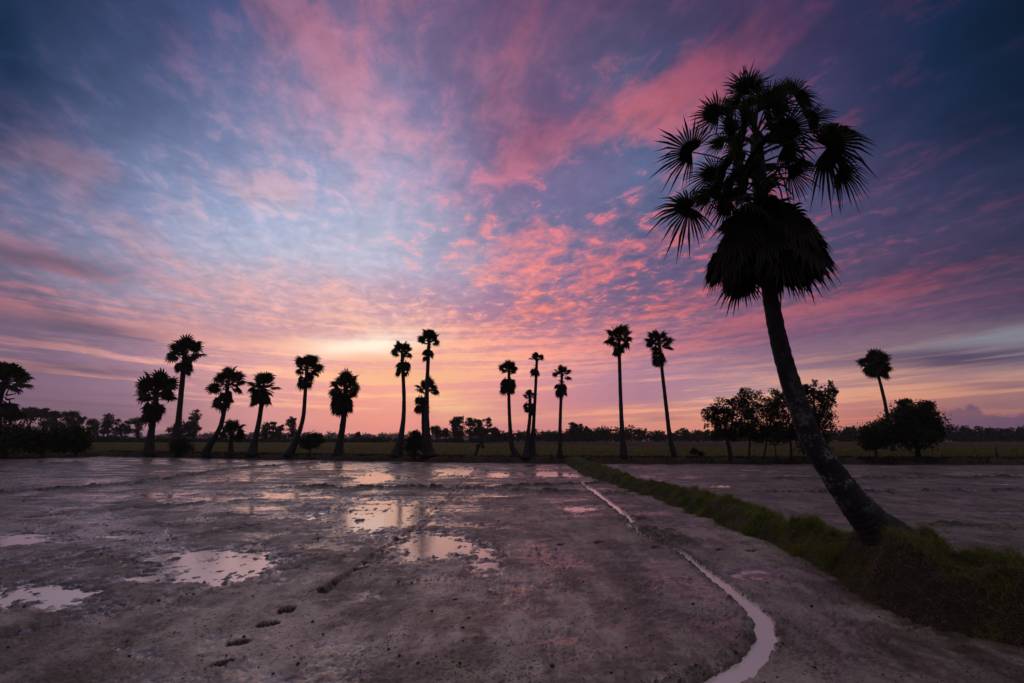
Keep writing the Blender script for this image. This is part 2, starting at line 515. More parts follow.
def patchy(name, c1, c2, c3, scale, rough=0.9, leafy=True):
    m, t, b = material(name)
    geo = t.new('ShaderNodeNewGeometry')
    n = t.noise(geo.outputs['Position'], scale, 4, 0.6)
    n2 = t.noise(geo.outputs['Position'], scale * 9, 3, 0.6)
    c = t.mix(t.ss(n.outputs[0], 0.4, 0.6), (*c1, 1), (*c2, 1))
    c = t.mix(t.ss(n2.outputs[0], 0.5, 0.68), c, (*c3, 1))
    t.l.new(c, b.inputs['Base Color'])
    b.inputs['Roughness'].default_value = rough
    b.inputs['Specular IOR Level'].default_value = 0.15
    if leafy:
        tr = t.new('ShaderNodeBsdfTranslucent'); t.l.new(c, tr.inputs[0])
        mx = t.new('ShaderNodeMixShader'); mx.inputs[0].default_value = 0.45
        t.l.new(b.outputs[0], mx.inputs[1]); t.l.new(tr.outputs[0], mx.inputs[2])
        t.l.new(mx.outputs[0], m.node_tree.nodes['Material Output'].inputs[0])
    return m


M_mud = mud_material()
M_water = water_material()
M_whitish = water_material('whitish_water', (0.68, 0.62, 0.58, 1))
M_bark = bark_material()
M_bark_far = bark_material(False)
M_frond = simple('palm_leaf', (0.02, 0.028, 0.012), (0.034, 0.044, 0.017), 3, 0.75, spec=0.1)
M_dead = simple('dead_palm_leaf', (0.026, 0.021, 0.016), (0.045, 0.036, 0.026), 3, 0.9, spec=0.1)
M_leaf = simple('tree_leaf', (0.018, 0.026, 0.011), (0.032, 0.041, 0.016), 0.8, 0.85, spec=0.15)
M_wood = simple('tree_bark', (0.025, 0.021, 0.018), (0.045, 0.038, 0.032), 3, 0.9, 0.4)
M_grass = patchy('bund_grass', (0.10, 0.15, 0.026), (0.20, 0.23, 0.045), (0.24, 0.20, 0.07), 1.3)
M_straw = patchy('dry_straw', (0.22, 0.16, 0.09), (0.10, 0.07, 0.04), (0.45, 0.36, 0.23), 2.0)
M_weed = patchy('weeds', (0.016, 0.022, 0.009), (0.026, 0.032, 0.012), (0.03, 0.028, 0.016), 0.7)
M_rice = patchy('young_rice', (0.095, 0.095, 0.018), (0.115, 0.105, 0.022), (0.07, 0.078, 0.018), 0.06)
M_earth = simple('bund_earth', (0.03, 0.023, 0.017), (0.05, 0.038, 0.028), 2.0, 0.95, 0.8, 14)
M_soil = simple('bare_soil', (0.055, 0.04, 0.033), (0.085, 0.06, 0.052), 0.08, 1.0, spec=0.0)
M_clod = simple('mud_clod', (0.035, 0.028, 0.023), (0.08, 0.062, 0.05), 6.0, 0.8, 0.5, 60)
M_ground = simple('plain_earth', (0.06, 0.055, 0.04), (0.09, 0.08, 0.055), 0.02, 0.95)

# ================================================================ GROUND LINES
toe_px = [(565, 464.6), (587, 477), (634, 493), (681, 510), (727, 528), (774, 547), (833, 578), (869, 604), (921, 625), (1024, 650), (1180, 690)]
back_px = [(575, 457.6, .40), (610, 468, .38), (645, 482, .38), (681, 488, .38), (727, 499, .38), (763, 508, .40), (792, 521, .42), (843, 532, .50), (947, 547, .60), (1024, 570, .52), (1180, 606, .5)]
toeP = sorted([tuple(on_z(x, y, 0.03))[:2] for x, y in toe_px], key=lambda p: p[1])
backP = sorted([(*tuple(on_z(x, y, z))[:2], z) for x, y, z in back_px], key=lambda p: p[1])
toeX = lambda Y: np.interp(Y, [p[1] for p in toeP], [p[0] for p in toeP])
backX = lambda Y: np.maximum(np.interp(Y, [p[1] for p in backP], [p[0] for p in backP]), toeX(Y) + 0.55)
bundH = lambda Y: np.interp(Y, [3, 5.5, 6.8, 8.2, 9.4, 12, 45], [.36, .46, .62, .66, .46, .40, .44])
print('toe', [(round(a, 2), round(b, 2)) for a, b in toeP])
print('back', [(round(a, 2), round(b, 2)) for a, b, c in backP])

far_px = [(-400, 460), (-150, 460), (0, 460), (60, 458), (100, 456.7), (200, 458.5), (300, 460.5), (400, 462), (500, 463.5), (600, 464), (700, 464.5), (850, 465), (1024, 465.5), (1200, 466), (1450, 466)]
farP = [tuple(on_z(x, y, 0.03))[:2] for x, y in far_px]
farY = lambda X: np.interp(X, [p[0] for p in farP], [p[1] for p in farP])
print('far', [(round(a, 1), round(b, 1)) for a, b in farP])

# ================================================================ GROUND SHEET
ring = [(x_, y_, -0.25) for y_ in (-390, 0, 60, 200, 500, 890) for x_ in (-990, -500, -100, 0, 100, 500, 990)]
faces = [(j_ * 7 + i_, j_ * 7 + i_ + 1, j_ * 7 + i_ + 8, j_ * 7 + i_ + 7) for j_ in range(5) for i_ in range(6)]
tag(mesh('ground', ring, faces, M_ground), 'flat dark farmland reaching the horizon', 'ground', kind='structure')

# ================================================================ MUD FIELD (height field)
NR, NC = 820, 1500
Yg = np.exp(np.linspace(math.log(1.3), math.log(54), NR))
Sg = np.linspace(-1.75, 1.75, NC)
YY = np.repeat(Yg[:, None], NC, 1)
XX = YY * Sg[None, :]


def seg_dist(px_list, wid):
    """distance field to a ground polyline, divided by its (varying) half width"""
    P = [on_z(x, y, 0.02) for x, y in px_list]
    best = np.full(XX.shape, 99.0, dtype=np.float32)
    side = np.zeros(XX.shape, dtype=np.float32)
    for i in range(len(P) - 1):
        a, b = P[i], P[i + 1]
        dx, dy = b.x - a.x, b.y - a.y
        L2 = dx * dx + dy * dy
        tt = np.clip(((XX - a.x) * dx + (YY - a.y) * dy) / L2, 0, 1)
        w = wid[i] + (wid[i + 1] - wid[i]) * tt
        ex = XX - a.x - tt * dx; ey = YY - a.y - tt * dy
        d = np.sqrt(ex * ex + ey * ey) / w
        s = np.sign(ex * dy - ey * dx)
        k = d < best
        best[k] = d[k]; side[k] = s[k]
    return best, side


big = fbm(XX * 0.23, YY * 0.23, 3, 1)
med = fbm(XX * 0.9, YY * 0.9, 4, 9)
fine = fbm(XX * 4.2, YY * 4.2, 4, 17, 0.6)
micro = fbm(XX * 17, YY * 17, 3, 31, 0.65)
lod = sstep(30, 6, YY)
ridge = 1 - np.abs(fbm(XX * 2.2 + 3, YY * 2.2, 4, 51, 0.55))
clod = sstep(-.05, .5, fbm(XX * .85, YY * 1.0, 5, 140, .62))
hgt = 0.040 + 0.018 * big + 0.018 * med + 0.013 * fine * (.8 + .4 * clod) + 0.034 * fbm(XX * .3 + .3 * big, YY * 1.3, 3, 120) * sstep(9, 16, YY) + 0.008 * micro * lod * (.4 + .9 * clod)
churn = np.zeros_like(hgt)
hgt += 0.006 * sstep(0.75, 1.0, ridge)
# streaky furrows left by the harrow, running away to the right on the left side of the field
fur = gnoise((XX * 0.9 + YY * 0.42) * 1.6, (YY * 0.9 - XX * 0.42) * 0.22, 77)
leftw = sstep(-1.5, -9, XX) * sstep(8, 15, YY)
hgt += 0.012 * fur * leftw - 0.010 * leftw
# sparse clods
cl = gnoise(XX * 7.5, YY * 7.5, 91) + 0.5 * gnoise(XX * 15, YY * 15, 92)
hgt += 0.035 * sstep(0.66, 1.0, cl) * (0.4 + 0.6 * sstep(-.2, .5, gnoise(XX * .8, YY * .8, 93)))

pud = [(372, 513, 50, 15, .06), (375, 478, 22, 4.5, .085), (457, 472, 20, 3.6, .085), (546, 474.5, 18, 3, .085), (582, 475.5, 14, 2.2, .07), (498, 474.5, 10, 2.2, .07),
       (214, 566, 66, 15, .056), (26, 599, 66, 13, .06), (436, 548, 44, 12, .058), (484, 567, 20, 11, .056), (490, 553, 9, 5, .035), (580, 511, 16, 3.6, .058),
       (520, 589, 30, 5, .026), (190, 498, 50, 5, .034), (150, 538, 38, 4, .034), (90, 512, 40, 4, .03), (290, 495, 34, 4, .034), (272, 512, 30, 6, .03),
       (60, 482, 45, 3, .03), (230, 480, 45, 2.5, .03), (340, 468, 36, 2, .032), (758, 575, 26, 7, .026), (828, 496, 14, 2.2, .045), (640, 466, 14, 2, .04),
       (130, 654, 26, 7, .024), (430, 579, 22, 5, .024), (960, 540, 45, 5, .028), (880, 490, 60, 3, .026), (960, 475, 60, 2, .028), (340, 600, 40, 6, .014),
       (160, 580, 40, 4, .03), (15, 540, 40, 6, .03), (470, 489, 26, 2.5, .03), (620, 480, 12, 2, .034), (720, 488, 20, 2, .03), (190, 610, 40, 5, .016)]
isl = gnoise(XX * 5.2, YY * 2.4, 181) + .45 * gnoise(XX * 13, YY * 6, 182)
warp = 0.34 * fbm(XX * 0.8, YY * 0.8, 3, 61) + 0.26 * fine
for (cx, cy, rx, ry, dep) in pud:
    c0 = on_z(cx, cy); r0 = on_z(cx + rx, cy); t0 = on_z(cx, cy - ry); b0 = on_z(cx, cy + ry)
    gx = r0.x - c0.x; gy = (t0.y - b0.y) / 2; cyy = (t0.y + b0.y) / 2
    # follow the line of sight so that the pool keeps its heading
    sl = c0.x / c0.y
    ex = (XX - c0.x - sl * (YY - cyy)) / gx; ey = (YY - cyy) / gy
    rr = np.sqrt(ex * ex + ey * ey) + warp
    hgt -= dep * 1.05 * sstep(1.7, 0.45, rr)
    if dep > .05: hgt += .034 * sstep(.38, .75, isl) * sstep(1.5, .9, rr)
# foot trail
for (px, py) in [(220, 668), (239, 646), (265, 629), (285, 615), (318, 595), (337, 586), (360, 571), (367, 564), (377, 556), (400, 540), (411, 532), (420, 525), (428, 519), (436, 512), (443, 504), (449, 498), (455, 492), (460, 487), (465, 481),
                 (600, 545), (655, 550), (672, 552), (562, 546), (720, 553), (753, 554)]:
    p = on_z(px, py)
    ang = random.uniform(0.35, 1.1); fs = random.uniform(.5, .95)
    ux, uy = math.sin(ang), math.cos(ang)
    ex = ((XX - p.x) * ux + (YY - p.y) * uy) / (0.16 * fs); ey = ((XX - p.x) * uy - (YY - p.y) * ux) / (0.10 * fs)
    rr = np.sqrt(ex * ex + ey * ey) + 0.35 * fine + .15 * micro
    hgt += 0.007 * np.exp(-((rr - 1.35) / 0.35) ** 2)
    hole = sstep(1.15, 0.6, rr)
    hgt = hgt * (1 - hole) + hole * (0.008 + 0.003 * micro)
    churn = np.maximum(churn, sstep(1.3, 0.95, rr))
# wheel and plough lines
for pl, wd, dep in [([(-60, 500), (0, 494), (125, 485), (225, 470), (330, 462)], .22, .03), ([(290, 487), (490, 490), (650, 497)], .2, .026),
                    ([(0, 520), (180, 505), (380, 489)], .12, .018), ([(400, 488), (520, 487), (600, 484)], .16, .02), ([(885, 526), (960, 528), (1100, 531)], .1, .035), ([(760, 493), (830, 494), (1060, 491)], .12, .03),
                    ([(322, 596), (377, 556), (420, 525), (449, 498), (465, 481), (478, 467)], .055, .0151), ([(780, 480), (1060, 478)], .2, .02), ([(0, 568), (100, 552), (250, 528)], .12, .014), ([(0, 640), (120, 612), (330, 560)], .14, .012)]:
    d, s = seg_dist(pl, [wd] * len(pl))
    d = d + 0.5 * fine
    gm = np.exp(-d * d * .8) * np.clip(0.75 + 0.9 * med, 0.1, 1)
    hgt = hgt * (1 - gm) + gm * np.minimum(hgt, 0.012)
    churn = np.maximum(churn, gm * (.9 if dep > .015 else .6))
    rh = 0.085 if dep >= .02 else .028
    rg_ = np.exp(-((d - 2.0) / 0.8) ** 2) * np.clip(0.6 + 0.9 * med + .5 * fine, 0, 1.3)
    hgt += rh * rg_
    churn = np.maximum(churn, rg_ * .95 * (dep >= .02))
hgt = np.maximum(hgt, -0.035)
# the rill
rill = [(578, 481, 3), (593, 490, 6), (606, 500, 6), (622, 512, 7), (634, 523, 6)], [(622, 521, 2), (634, 529, 6), (648, 539, 6)], [(646, 538, 4), (660, 543, 4), (672, 547, 4.5), (682, 553, 6.5), (703, 569, 8.5), (728, 588, 12), (748, 603, 16), (763, 620, 18), (766, 637, 18), (758, 655, 21), (743, 670, 25), (716, 686, 32), (670, 710, 40)]
in_rill = np.zeros(hgt.shape)
for i, pl in enumerate(rill):
    wid = []
    for (x, y, w) in pl:
        p = on_z(x, y); p2 = on_z(x + w / 2, y)
        wid.append(max(0.04, (p2 - p).length * 0.86))
    d, s = seg_dist([(x, y) for x, y, w in pl], wid)
    dd = d + 0.16 * fine + 0.10 * micro
    m = sstep(1.5, 0.85, dd)
    hgt = hgt * (1 - m) + m * (-0.03)
    in_rill = np.maximum(in_rill, dd < 2.2)
    # thrown-up spoil beside the rill, mostly on its left
    sp = np.exp(-((dd - 2.1) / 0.7) ** 2) * (0.35 + 0.65 * (s > 0))
    hgt += 0.036 * sp * sstep(-0.25, .8, fine + .6 * micro)
    churn = np.maximum(churn, sp * .8 * sstep(-.1, .5, fine + .5 * micro))
# spoil between the broken lengths of rill
for (px, py, r) in [(655, 533, .5), (668, 541, .5), (640, 521, .3)]:
    p = on_z(px, py)
    rr = np.hypot(XX - p.x, (YY - p.y) * 0.7) / r
    hgt += 0.05 * np.exp(-rr * rr) * sstep(-.2, .7, fine + .5 * micro)
    churn = np.maximum(churn, np.exp(-rr * rr) * .9 * sstep(-.3, .3, fine + .5 * micro))
# right-hand field a little drier and smoother
rightw = sstep(0.3, 1.2, XX - backX(YY))
hgt += rightw * 0.008
idx = np.arange(NR * NC).reshape(NR, NC)
quads = np.stack([idx[:-1, :-1], idx[:-1, 1:], idx[1:, 1:], idx[1:, :-1]], -1).reshape(-1, 4)
V = np.stack([XX, YY, hgt], -1).reshape(-1, 3)
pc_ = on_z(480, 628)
pale_mid = np.exp(-(((XX - pc_.x - .10 * (YY - pc_.y)) / 2.6) ** 2 + ((YY - pc_.y) / 4.2) ** 2))
falloff = np.clip(.72 - .85 * pale_mid + .30 * fbm(XX * .35, YY * .25, 3, 170), 0, .85)  # light falloff put into the mud colour: pale middle, darker sides
falloff = np.maximum(falloff, rightw * .95)  # right-hand field also gets a darker soil tone
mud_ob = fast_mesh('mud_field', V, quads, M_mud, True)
for nm_, arr_ in (('churn', churn), ('clod', clod), ('falloff_field', falloff)):
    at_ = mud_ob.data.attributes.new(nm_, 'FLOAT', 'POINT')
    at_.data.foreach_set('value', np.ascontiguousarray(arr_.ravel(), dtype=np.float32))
tag(mud_ob, 'wet harrowed mud of the drained paddy field', 'mud field', kind='structure')

# water: connected pools wherever the mud dips below level
below = hgt < 0.004
lab = -np.ones(below.shape, dtype=np.int32)
cell = below[:-1, :-1] | below[:-1, 1:] | below[1:, 1:] | below[1:, :-1]
cell &= (YY[:-1, :-1] < farY(XX[:-1, :-1]) + 0.6)
step = 1
whitish = np.zeros(hgt.shape)
whitish = np.maximum(whitish, in_rill)
whitish = np.maximum(whitish, (XX < -1.2 * YY / 5.0) & (YY < 15))  # paler base colour for the channel and the left-hand pools
pale_c = whitish[:-1, :-1] > .5
for nm_, sel_, mat_, lb_ in (('water', cell & ~pale_c, M_water, 'shallow still water lying in the hollows of the mud'),
                             ('channel_water', cell & pale_c, M_whitish, 'pale water in the winding channel and the pools at left')):
    wq = quads.reshape(NR - 1, NC - 1, 4)[sel_]
    uniq, invx = np.unique(wq.ravel(), return_inverse=True)
    WV = V[uniq].copy(); WV[:, 2] = 0.0
    tag(fast_mesh(nm_, WV, invx.reshape(-1, 4), mat_), lb_, 'water', kind='structure')
print('water cells', cell.sum())


def mud_z(x, y):
    i = np.clip(np.searchsorted(Yg, y), 0, NR - 1)
    j = np.clip(((x / np.maximum(y, .01)) + 1.75) / 3.5 * (NC - 1), 0, NC - 1).astype(int)
    return hgt[i, j]


# clods and crumbs of mud, thicker along the rill, the ruts and the foot trail
def clods(n, rng):
    ico = [(0, 0, 1), (.894, 0, .447), (.276, .851, .447), (-.724, .526, .447), (-.724, -.526, .447), (.276, -.851, .447),
           (.724, .526, -.447), (-.276, .851, -.447), (-.894, 0, -.447), (-.276, -.851, -.447), (.724, -.526, -.447), (0, 0, -1)]
    icf = [(0, 1, 2), (0, 2, 3), (0, 3, 4), (0, 4, 5), (0, 5, 1), (1, 6, 2), (2, 7, 3), (3, 8, 4), (4, 9, 5), (5, 10, 1),
           (6, 7, 2), (7, 8, 3), (8, 9, 4), (9, 10, 5), (10, 6, 1), (6, 11, 7), (7, 11, 8), (8, 11, 9), (9, 11, 10), (10, 11, 6)]
    m = n * 14
    y = np.exp(rng.uniform(math.log(3.2), math.log(26), m))
    x = y * rng.uniform(-1.25, 1.25, m)
    i = np.clip(np.searchsorted(Yg, y), 0, NR - 1)
    j = np.clip(((x / y) + 1.75) / 3.5 * (NC - 1), 0, NC - 1).astype(int)
    z = hgt[i, j]
    w = 0.05 + 0.55 * churn[i, j] + 0.16 * sstep(.0, .7, fbm(x * .7, y * .7, 3, 160)) * (.4 + clod[i, j])
    ok = (z > 0.012) & (rng.uniform(0, 1, m) < w) & ((x < toeX(y) - .05) | (x > backX(y) + .5))
    x, y, z = x[ok][:n], y[ok][:n], z[ok][:n]
    k = len(x)
    r = 0.0045 + 0.015 * rng.uniform(0, 1, k) ** 5 + 0.0004 * y
    base = np.array(ico)[None] * (1 + rng.uniform(-.35, .35, (k, 12, 1)))
    base = base * np.stack([r * rng.uniform(.8, 1.7, k), r * rng.uniform(.7, 1.3, k), r * rng.uniform(.5, .95, k)], -1)[:, None, :]
    a = rng.uniform(0, 6.28, k); ca, sa = np.cos(a)[:, None], np.sin(a)[:, None]
    bx_ = base[:, :, 0] * ca - base[:, :, 1] * sa; by_ = base[:, :, 0] * sa + base[:, :, 1] * ca
    V_ = np.stack([bx_ + x[:, None], by_ + y[:, None], base[:, :, 2] + (z + r * .25)[:, None]], -1).reshape(-1, 3)
    F_ = (np.array(icf)[None] + (np.arange(k) * 12)[:, None, None]).reshape(-1, 3)
    return V_, F_


CV, CF = clods(2600, np.random.default_rng(77))
tag(fast_mesh('mud_clods', CV, CF, M_clod, True), 'small dark clods and crumbs of mud scattered over the wet field', 'mud clods', kind='stuff')
print('clods', len(CF) // 20)

# ================================================================ EARTH BUND BETWEEN THE FIELDS
NB, NX = 700, 44
Yb = np.exp(np.linspace(math.log(1.2), math.log(47), NB))
tx = np.linspace(0, 1, NX)
x0 = toeX(Yb) - 0.12; x1 = backX(Yb) + 0.42
BX = x0[:, None] + (x1 - x0)[:, None] * tx[None, :]
BY = np.repeat(Yb[:, None], NX, 1)


def bund_z(x, y):
    a = toeX(y); b = backX(y); h = bundH(y)
    up = sstep(a - 0.12, a + np.minimum(0.5, (b - a) * 0.6), x)
    dn = 1 - sstep(b - 0.12, b + 0.34, x)
    n = fbm(x * 1.3, y * 1.3, 4, 5)
    return -0.05 + (h + 0.05) * np.minimum(up, 1) * dn * (1 + 0.32 * n) + 0.06 * fbm(x * 5, y * 5, 3, 8) * up * dn


BZ = bund_z(BX, BY)
bi = np.arange(NB * NX).reshape(NB, NX)
bq = np.stack([bi[:-1, :-1], bi[:-1, 1:], bi[1:, 1:], bi[1:, :-1]], -1).reshape(-1, 4)
tag(fast_mesh('earth_bund', np.stack([BX, BY, BZ], -1).reshape(-1, 3), bq, M_earth, True), 'low earth bank dividing the two muddy fields', 'earth bank', kind='structure')


def blades(n, px, py, pz, hmin, hmax, wid, lean, rng, segs=3):
    """n curved blades; returns verts, quads"""
    h = rng.uniform(hmin, hmax, n); a = rng.uniform(0, 2 * np.pi, n); f = rng.uniform(0, 2 * np.pi, n)
    ln = rng.uniform(0.2, 1, n) * lean * h
    w = wid * rng.uniform(0.6, 1.3, n)
    V = []
    for k in range(segs + 1):
        t = k / segs
        cx = px + np.cos(a) * ln * t * t; cy = py + np.sin(a) * ln * t * t
        cz = pz + h * t * (1 - 0.35 * t * lean)
        ww = w * (1 - 0.85 * t) / 2
        V.append(np.stack([cx - np.cos(f) * ww, cy - np.sin(f) * ww, cz], -1))
        V.append(np.stack([cx + np.cos(f) * ww, cy + np.sin(f) * ww, cz], -1))
    V = np.stack(V, 1)
    k2 = 2 * (segs + 1)
    base = (np.arange(n) * k2)[:, None]
    Q = [np.concatenate([base + 2 * k, base + 2 * k + 1, base + 2 * k + 3, base + 2 * k + 2], 1) for k in range(segs)]
    return V.reshape(-1, 3), np.stack(Q, 1).reshape(-1, 4)


def bund_points(n, rng, ymin, ymax, power=1.0):
    y = np.exp(rng.uniform(math.log(ymin), math.log(ymax), n))
    a = toeX(y) - 0.10; b = backX(y) + 0.2
    x = a + (b - a) * rng.uniform(0, 1, n)
    return x, y, bund_z(x, y)


rg = np.random.default_rng(3)
x, y, z = bund_points(150000, rg, 3.5, 46)
dens = fbm(x * 2.1, y * 2.1, 3, 40)
bare = np.exp(-(((x - 5.35) / 0.7) ** 2 + ((y - 7.4) / 0.7) ** 2))
keep = (dens + 0.35 - 0.5 * bare + rg.uniform(-.5, .5, len(x)) > 0) & (rg.uniform(0, 1, len(x)) < 1.0)
x, y, z = x[keep], y[keep], z[keep]
sc = 0.45 + 1.3 * sstep(-.1, .7, fbm(x * 2.2, y * 2.2, 3, 44)) ** 1.5
GV, GQ = blades(len(x), x, y, z - 0.01, 0.06, 0.17, 0.0085, 1.1, rg)
hs = np.repeat(sc, 8); bz = np.repeat(z, 8)
GV[:, 2] = bz + (GV[:, 2] - bz) * hs
tag(fast_mesh('grass', GV, GQ, M_grass), 'short green grass growing on the earth bank', 'grass', kind='stuff')
x, y, z = bund_points(120000, rg, 3.6, 18)
cl_ = fbm(x * 2.6, y * 2.6, 3, 46) + .25 * sstep(.2, .9, (x - toeX(y)) / np.maximum(backX(y) - toeX(y), .1))
k = cl_ > rg.uniform(.25, 1.1, len(x))
x, y, z = x[k], y[k], z[k]
TV, TQ = blades(len(x), x, y, z - 0.01, 0.10, 0.36, 0.009, 1.2, rg, 4)
tag(fast_mesh('long_grass', TV, TQ, M_grass), 'longer bent grass in tufts along the near part of the earth bank', 'grass', kind='stuff')
# dry straw and rootlets on the slope under the palm
x, y, z = bund_points(36000, rg, 3.5, 11)
k = np.exp(-(((x - 5.3) / 1.0) ** 2 + ((y - 6.9) / 1.2) ** 2)) + 0.12 > rg.uniform(0, 1, len(x))
x, y, z = x[k], y[k], z[k]
SV, SQ = blades(len(x), x, y, z + 0.01, 0.05, 0.18, 0.008, 3.0, rg, 4)
tag(fast_mesh('straw', SV, SQ, M_straw), 'dry brown straw and rootlets strewn over the bank below the leaning palm', 'straw', kind='stuff')

# ================================================================ FAR BUND, RICE FIELD
XB = np.linspace(-85, 75, 900)
tp = np.linspace(0, 1, 12)
prof_d = np.array([-.3, 0, .15, .35, .6, .9, 1.2, 1.5, 1.8, 2.1, 2.5, 3.0])
prof_h = np.array([-.1, 0, .18, .36, .46, .5, .5, .5, .46, .4, .3, .1])
FX = np.repeat(XB[:, None], 12, 1)
FY = farY(FX) + prof_d[None, :] + 0.25 * fbm(FX * .5, FX * .1, 3, 70)
FZ = prof_h[None, :] * (1 + 0.25 * fbm(FX * .6, FY * .6, 3, 71)) - 0.02
fi = np.arange(FX.size).reshape(FX.shape)
fq = np.stack([fi[:-1, :-1], fi[1:, :-1], fi[1:, 1:], fi[:-1, 1:]], -1).reshape(-1, 4)
tag(fast_mesh('far_earth_bund', np.stack([FX, FY, FZ], -1).reshape(-1, 3), fq, M_earth, True), 'dark earth bank along the far edge of the muddy fields', 'earth bank', kind='structure')
x = rg.uniform(-82, 72, 26000)
dd = rg.uniform(0.1, 2.6, len(x))
y = farY(x) + dd
z = np.interp(dd, prof_d, prof_h)
WVs, WQs = blades(len(x), x, y, z - 0.03, 0.10, 0.34, 0.05, 0.8, rg)
tag(fast_mesh('weeds', WVs, WQs, M_weed), 'dark weeds covering the far earth bank', 'weeds', kind='stuff')


def strip(name, y0, y1, z, mat, label, cat, xspan=3.2, y0f=None, n=90, y1f=None):
    V, Fs = [], []
    for i in range(n + 1):
        X0 = -xspan * 60 + 2 * xspan * 60 * i / n
        ya = y0f(X0) if y0f else y0
        yb = y1f(X0) if y1f else y1
        V.append((X0, ya, z)); V.append((X0 * 1.6, yb, z))
    for i in range(n):
        Fs.append((2 * i, 2 * i + 2, 2 * i + 3, 2 * i + 1))
    return tag(mesh(name, V, Fs, mat), label, cat, kind='structure')


strip('rice_field', 0, 100, 0.14, M_rice, 'green field of young rice behind the palms', 'rice field', y0f=lambda X: float(farY(X)) + 1.6, y1f=lambda X: 148 if X < -12 else max(95, 148 - (X + 12) * 2.2))
strip('fallow_field', 80, 170, 0.06, M_soil, 'brown fallow field beyond the rice', 'field')
x = rg.uniform(-1.35, 1.25, 60000); y = np.exp(rg.uniform(math.log(42), math.log(140), 60000)); x = x * y
k = (y > farY(x) + 2.3) & (y < np.where(x < -20, 146, np.maximum(93, 146 - (x / 1.6 + 12) * 2.2)))
x, y = x[k], y[k]
RV, RQ = blades(len(x), x, y, np.full(len(x), .1), 0.14, 0.34, 0.06, 0.5, rg, 2)
tag(fast_mesh('rice_plants', RV, RQ, M_rice), 'young rice shoots covering the green field', 'rice plants', kind='stuff')


# ================================================================ PALMS
def tube(pts, radii, n=10, ringy=0.0, seed=0):
    V, Fs = [], []
    m = len(pts)
    rr = random.Random(seed)
    for i, p in enumerate(pts):
        a = pts[max(i - 1, 0)]; b = pts[min(i + 1, m - 1)]
        tdir = (b - a).normalized()
        ux = tdir.cross(Vector((0, 1, 0)))
        if ux.length < 1e-4: ux = Vector((1, 0, 0))
        ux.normalize(); uy = tdir.cross(ux)
        for k in range(n):
            th = 2 * math.pi * k / n
            r = radii[i] * (1 + ringy * rr.uniform(-1, 1))
            V.append(tuple(p + ux * (math.cos(th) * r) + uy * (math.sin(th) * r)))
    for i in range(m - 1):
        for k in range(n):
            k2 = (k + 1) % n
            Fs.append((i * n + k, i * n + k2, (i + 1) * n + k2, (i + 1) * n + k))
    Fs.append(tuple(range(n))[::-1]); Fs.append(tuple((m - 1) * n + k for k in range(n)))
    return V, Fs


def spline(pts, n):
    """Catmull-Rom through the points"""
    P = [pts[0] * 2 - pts[1]] + list(pts) + [pts[-1] * 2 - pts[-2]]
    out = []
    for i in range(1, len(P) - 2):
        for k in range(n):
            t = k / n
            a, b, c, d = P[i - 1], P[i], P[i + 1], P[i + 2]
            out.append(0.5 * ((2 * b) + (c - a) * t + (2 * a - 5 * b + 4 * c - d) * t * t + (3 * b - a - 3 * c + d) * t ** 3))
    out.append(P[-2].copy())
    return out


def fan_frond(base, hub, normal, Rb, spread, n, droop, rnd, pet_r=0.012, split=0.55, fold=0.05, jag=0.16):
    """a palmate leaf: stalk from base to hub, pleated blade with free pointed fingers. World-aligned, so fingers sag."""
    V, Fs = [], []
    ax = (hub - base)
    L = ax.length
    ax.normalize()
    nz = (normal - ax * normal.dot(ax))
    if nz.length < 1e-3: nz = ax.orthogonal()
    nz.normalize()
    ay = nz.cross(ax)
    # stalk
    sag = 0.06 * L
    pts = [base + (hub - base) * t + Vector((0, 0, 1)) * (sag * 4 * t * (1 - t)) for t in (0, .25, .5, .75, 1)]
    v, f = tube(pts, [pet_r * 1.5, pet_r * 1.15, pet_r, pet_r * .9, pet_r * .8], 5)
    V += v; Fs += f
    g = Vector((0, 0, -1))

    def put(th, rad, lift):
        p = hub + (ax * math.cos(th) + ay * math.sin(th)) * rad + nz * lift
        s = rad / Rb
        return p + g * (droop * Rb * s ** 2.2)
    hubi = len(V); V.append(tuple(hub))
    da = spread / n
    th0 = -spread / 2
    lens = []
    for i in range(n):
        th = th0 + da * (i + .5)
        edge = 1 - 0.30 * abs(th / (spread / 2)) ** 2.5
        lens.append(Rb * edge * (1 + rnd.uniform(-jag, jag)))
    ringi = []
    for i in range(n + 1):
        th = th0 + da * i
        l = Rb * split * (1 - 0.25 * abs(th / (spread / 2)) ** 2.5)
        ringi.append(len(V)); V.append(tuple(put(th, l, -fold * Rb * .5)))
    for i in range(n):
        th = th0 + da * (i + .5)
        l = lens[i]
        ls = Rb * split * (1 - 0.25 * abs(th / (spread / 2)) ** 2.5)
        if rnd.random() < 0.04: l = ls * 1.15
        tw = rnd.uniform(-.25, .25) * da * 2
        mid = len(V); V.append(tuple(put(th, ls, fold * Rb * .6)))
        m1 = len(V); V.append(tuple(put(th - da * .30 + tw * .4, ls + (l - ls) * .5, 0)))
        m2 = len(V); V.append(tuple(put(th + da * .30 + tw * .4, ls + (l - ls) * .5, 0)))
        tip = len(V)
        tp = put(th + tw, l, 0)
        tp = tp + g * (rnd.random() ** 3 * 0.12 * Rb)
        V.append(tuple(tp))
        Fs += [(hubi, ringi[i], mid), (hubi, mid, ringi[i + 1]), (ringi[i], m1, mid), (mid, m2, ringi[i + 1]), (m1, tip, m2), (mid, m1, m2)]
    return V, Fs


def rebase(V, o):
    return [(v[0] - o.x, v[1] - o.y, v[2] - o.z) for v in V]


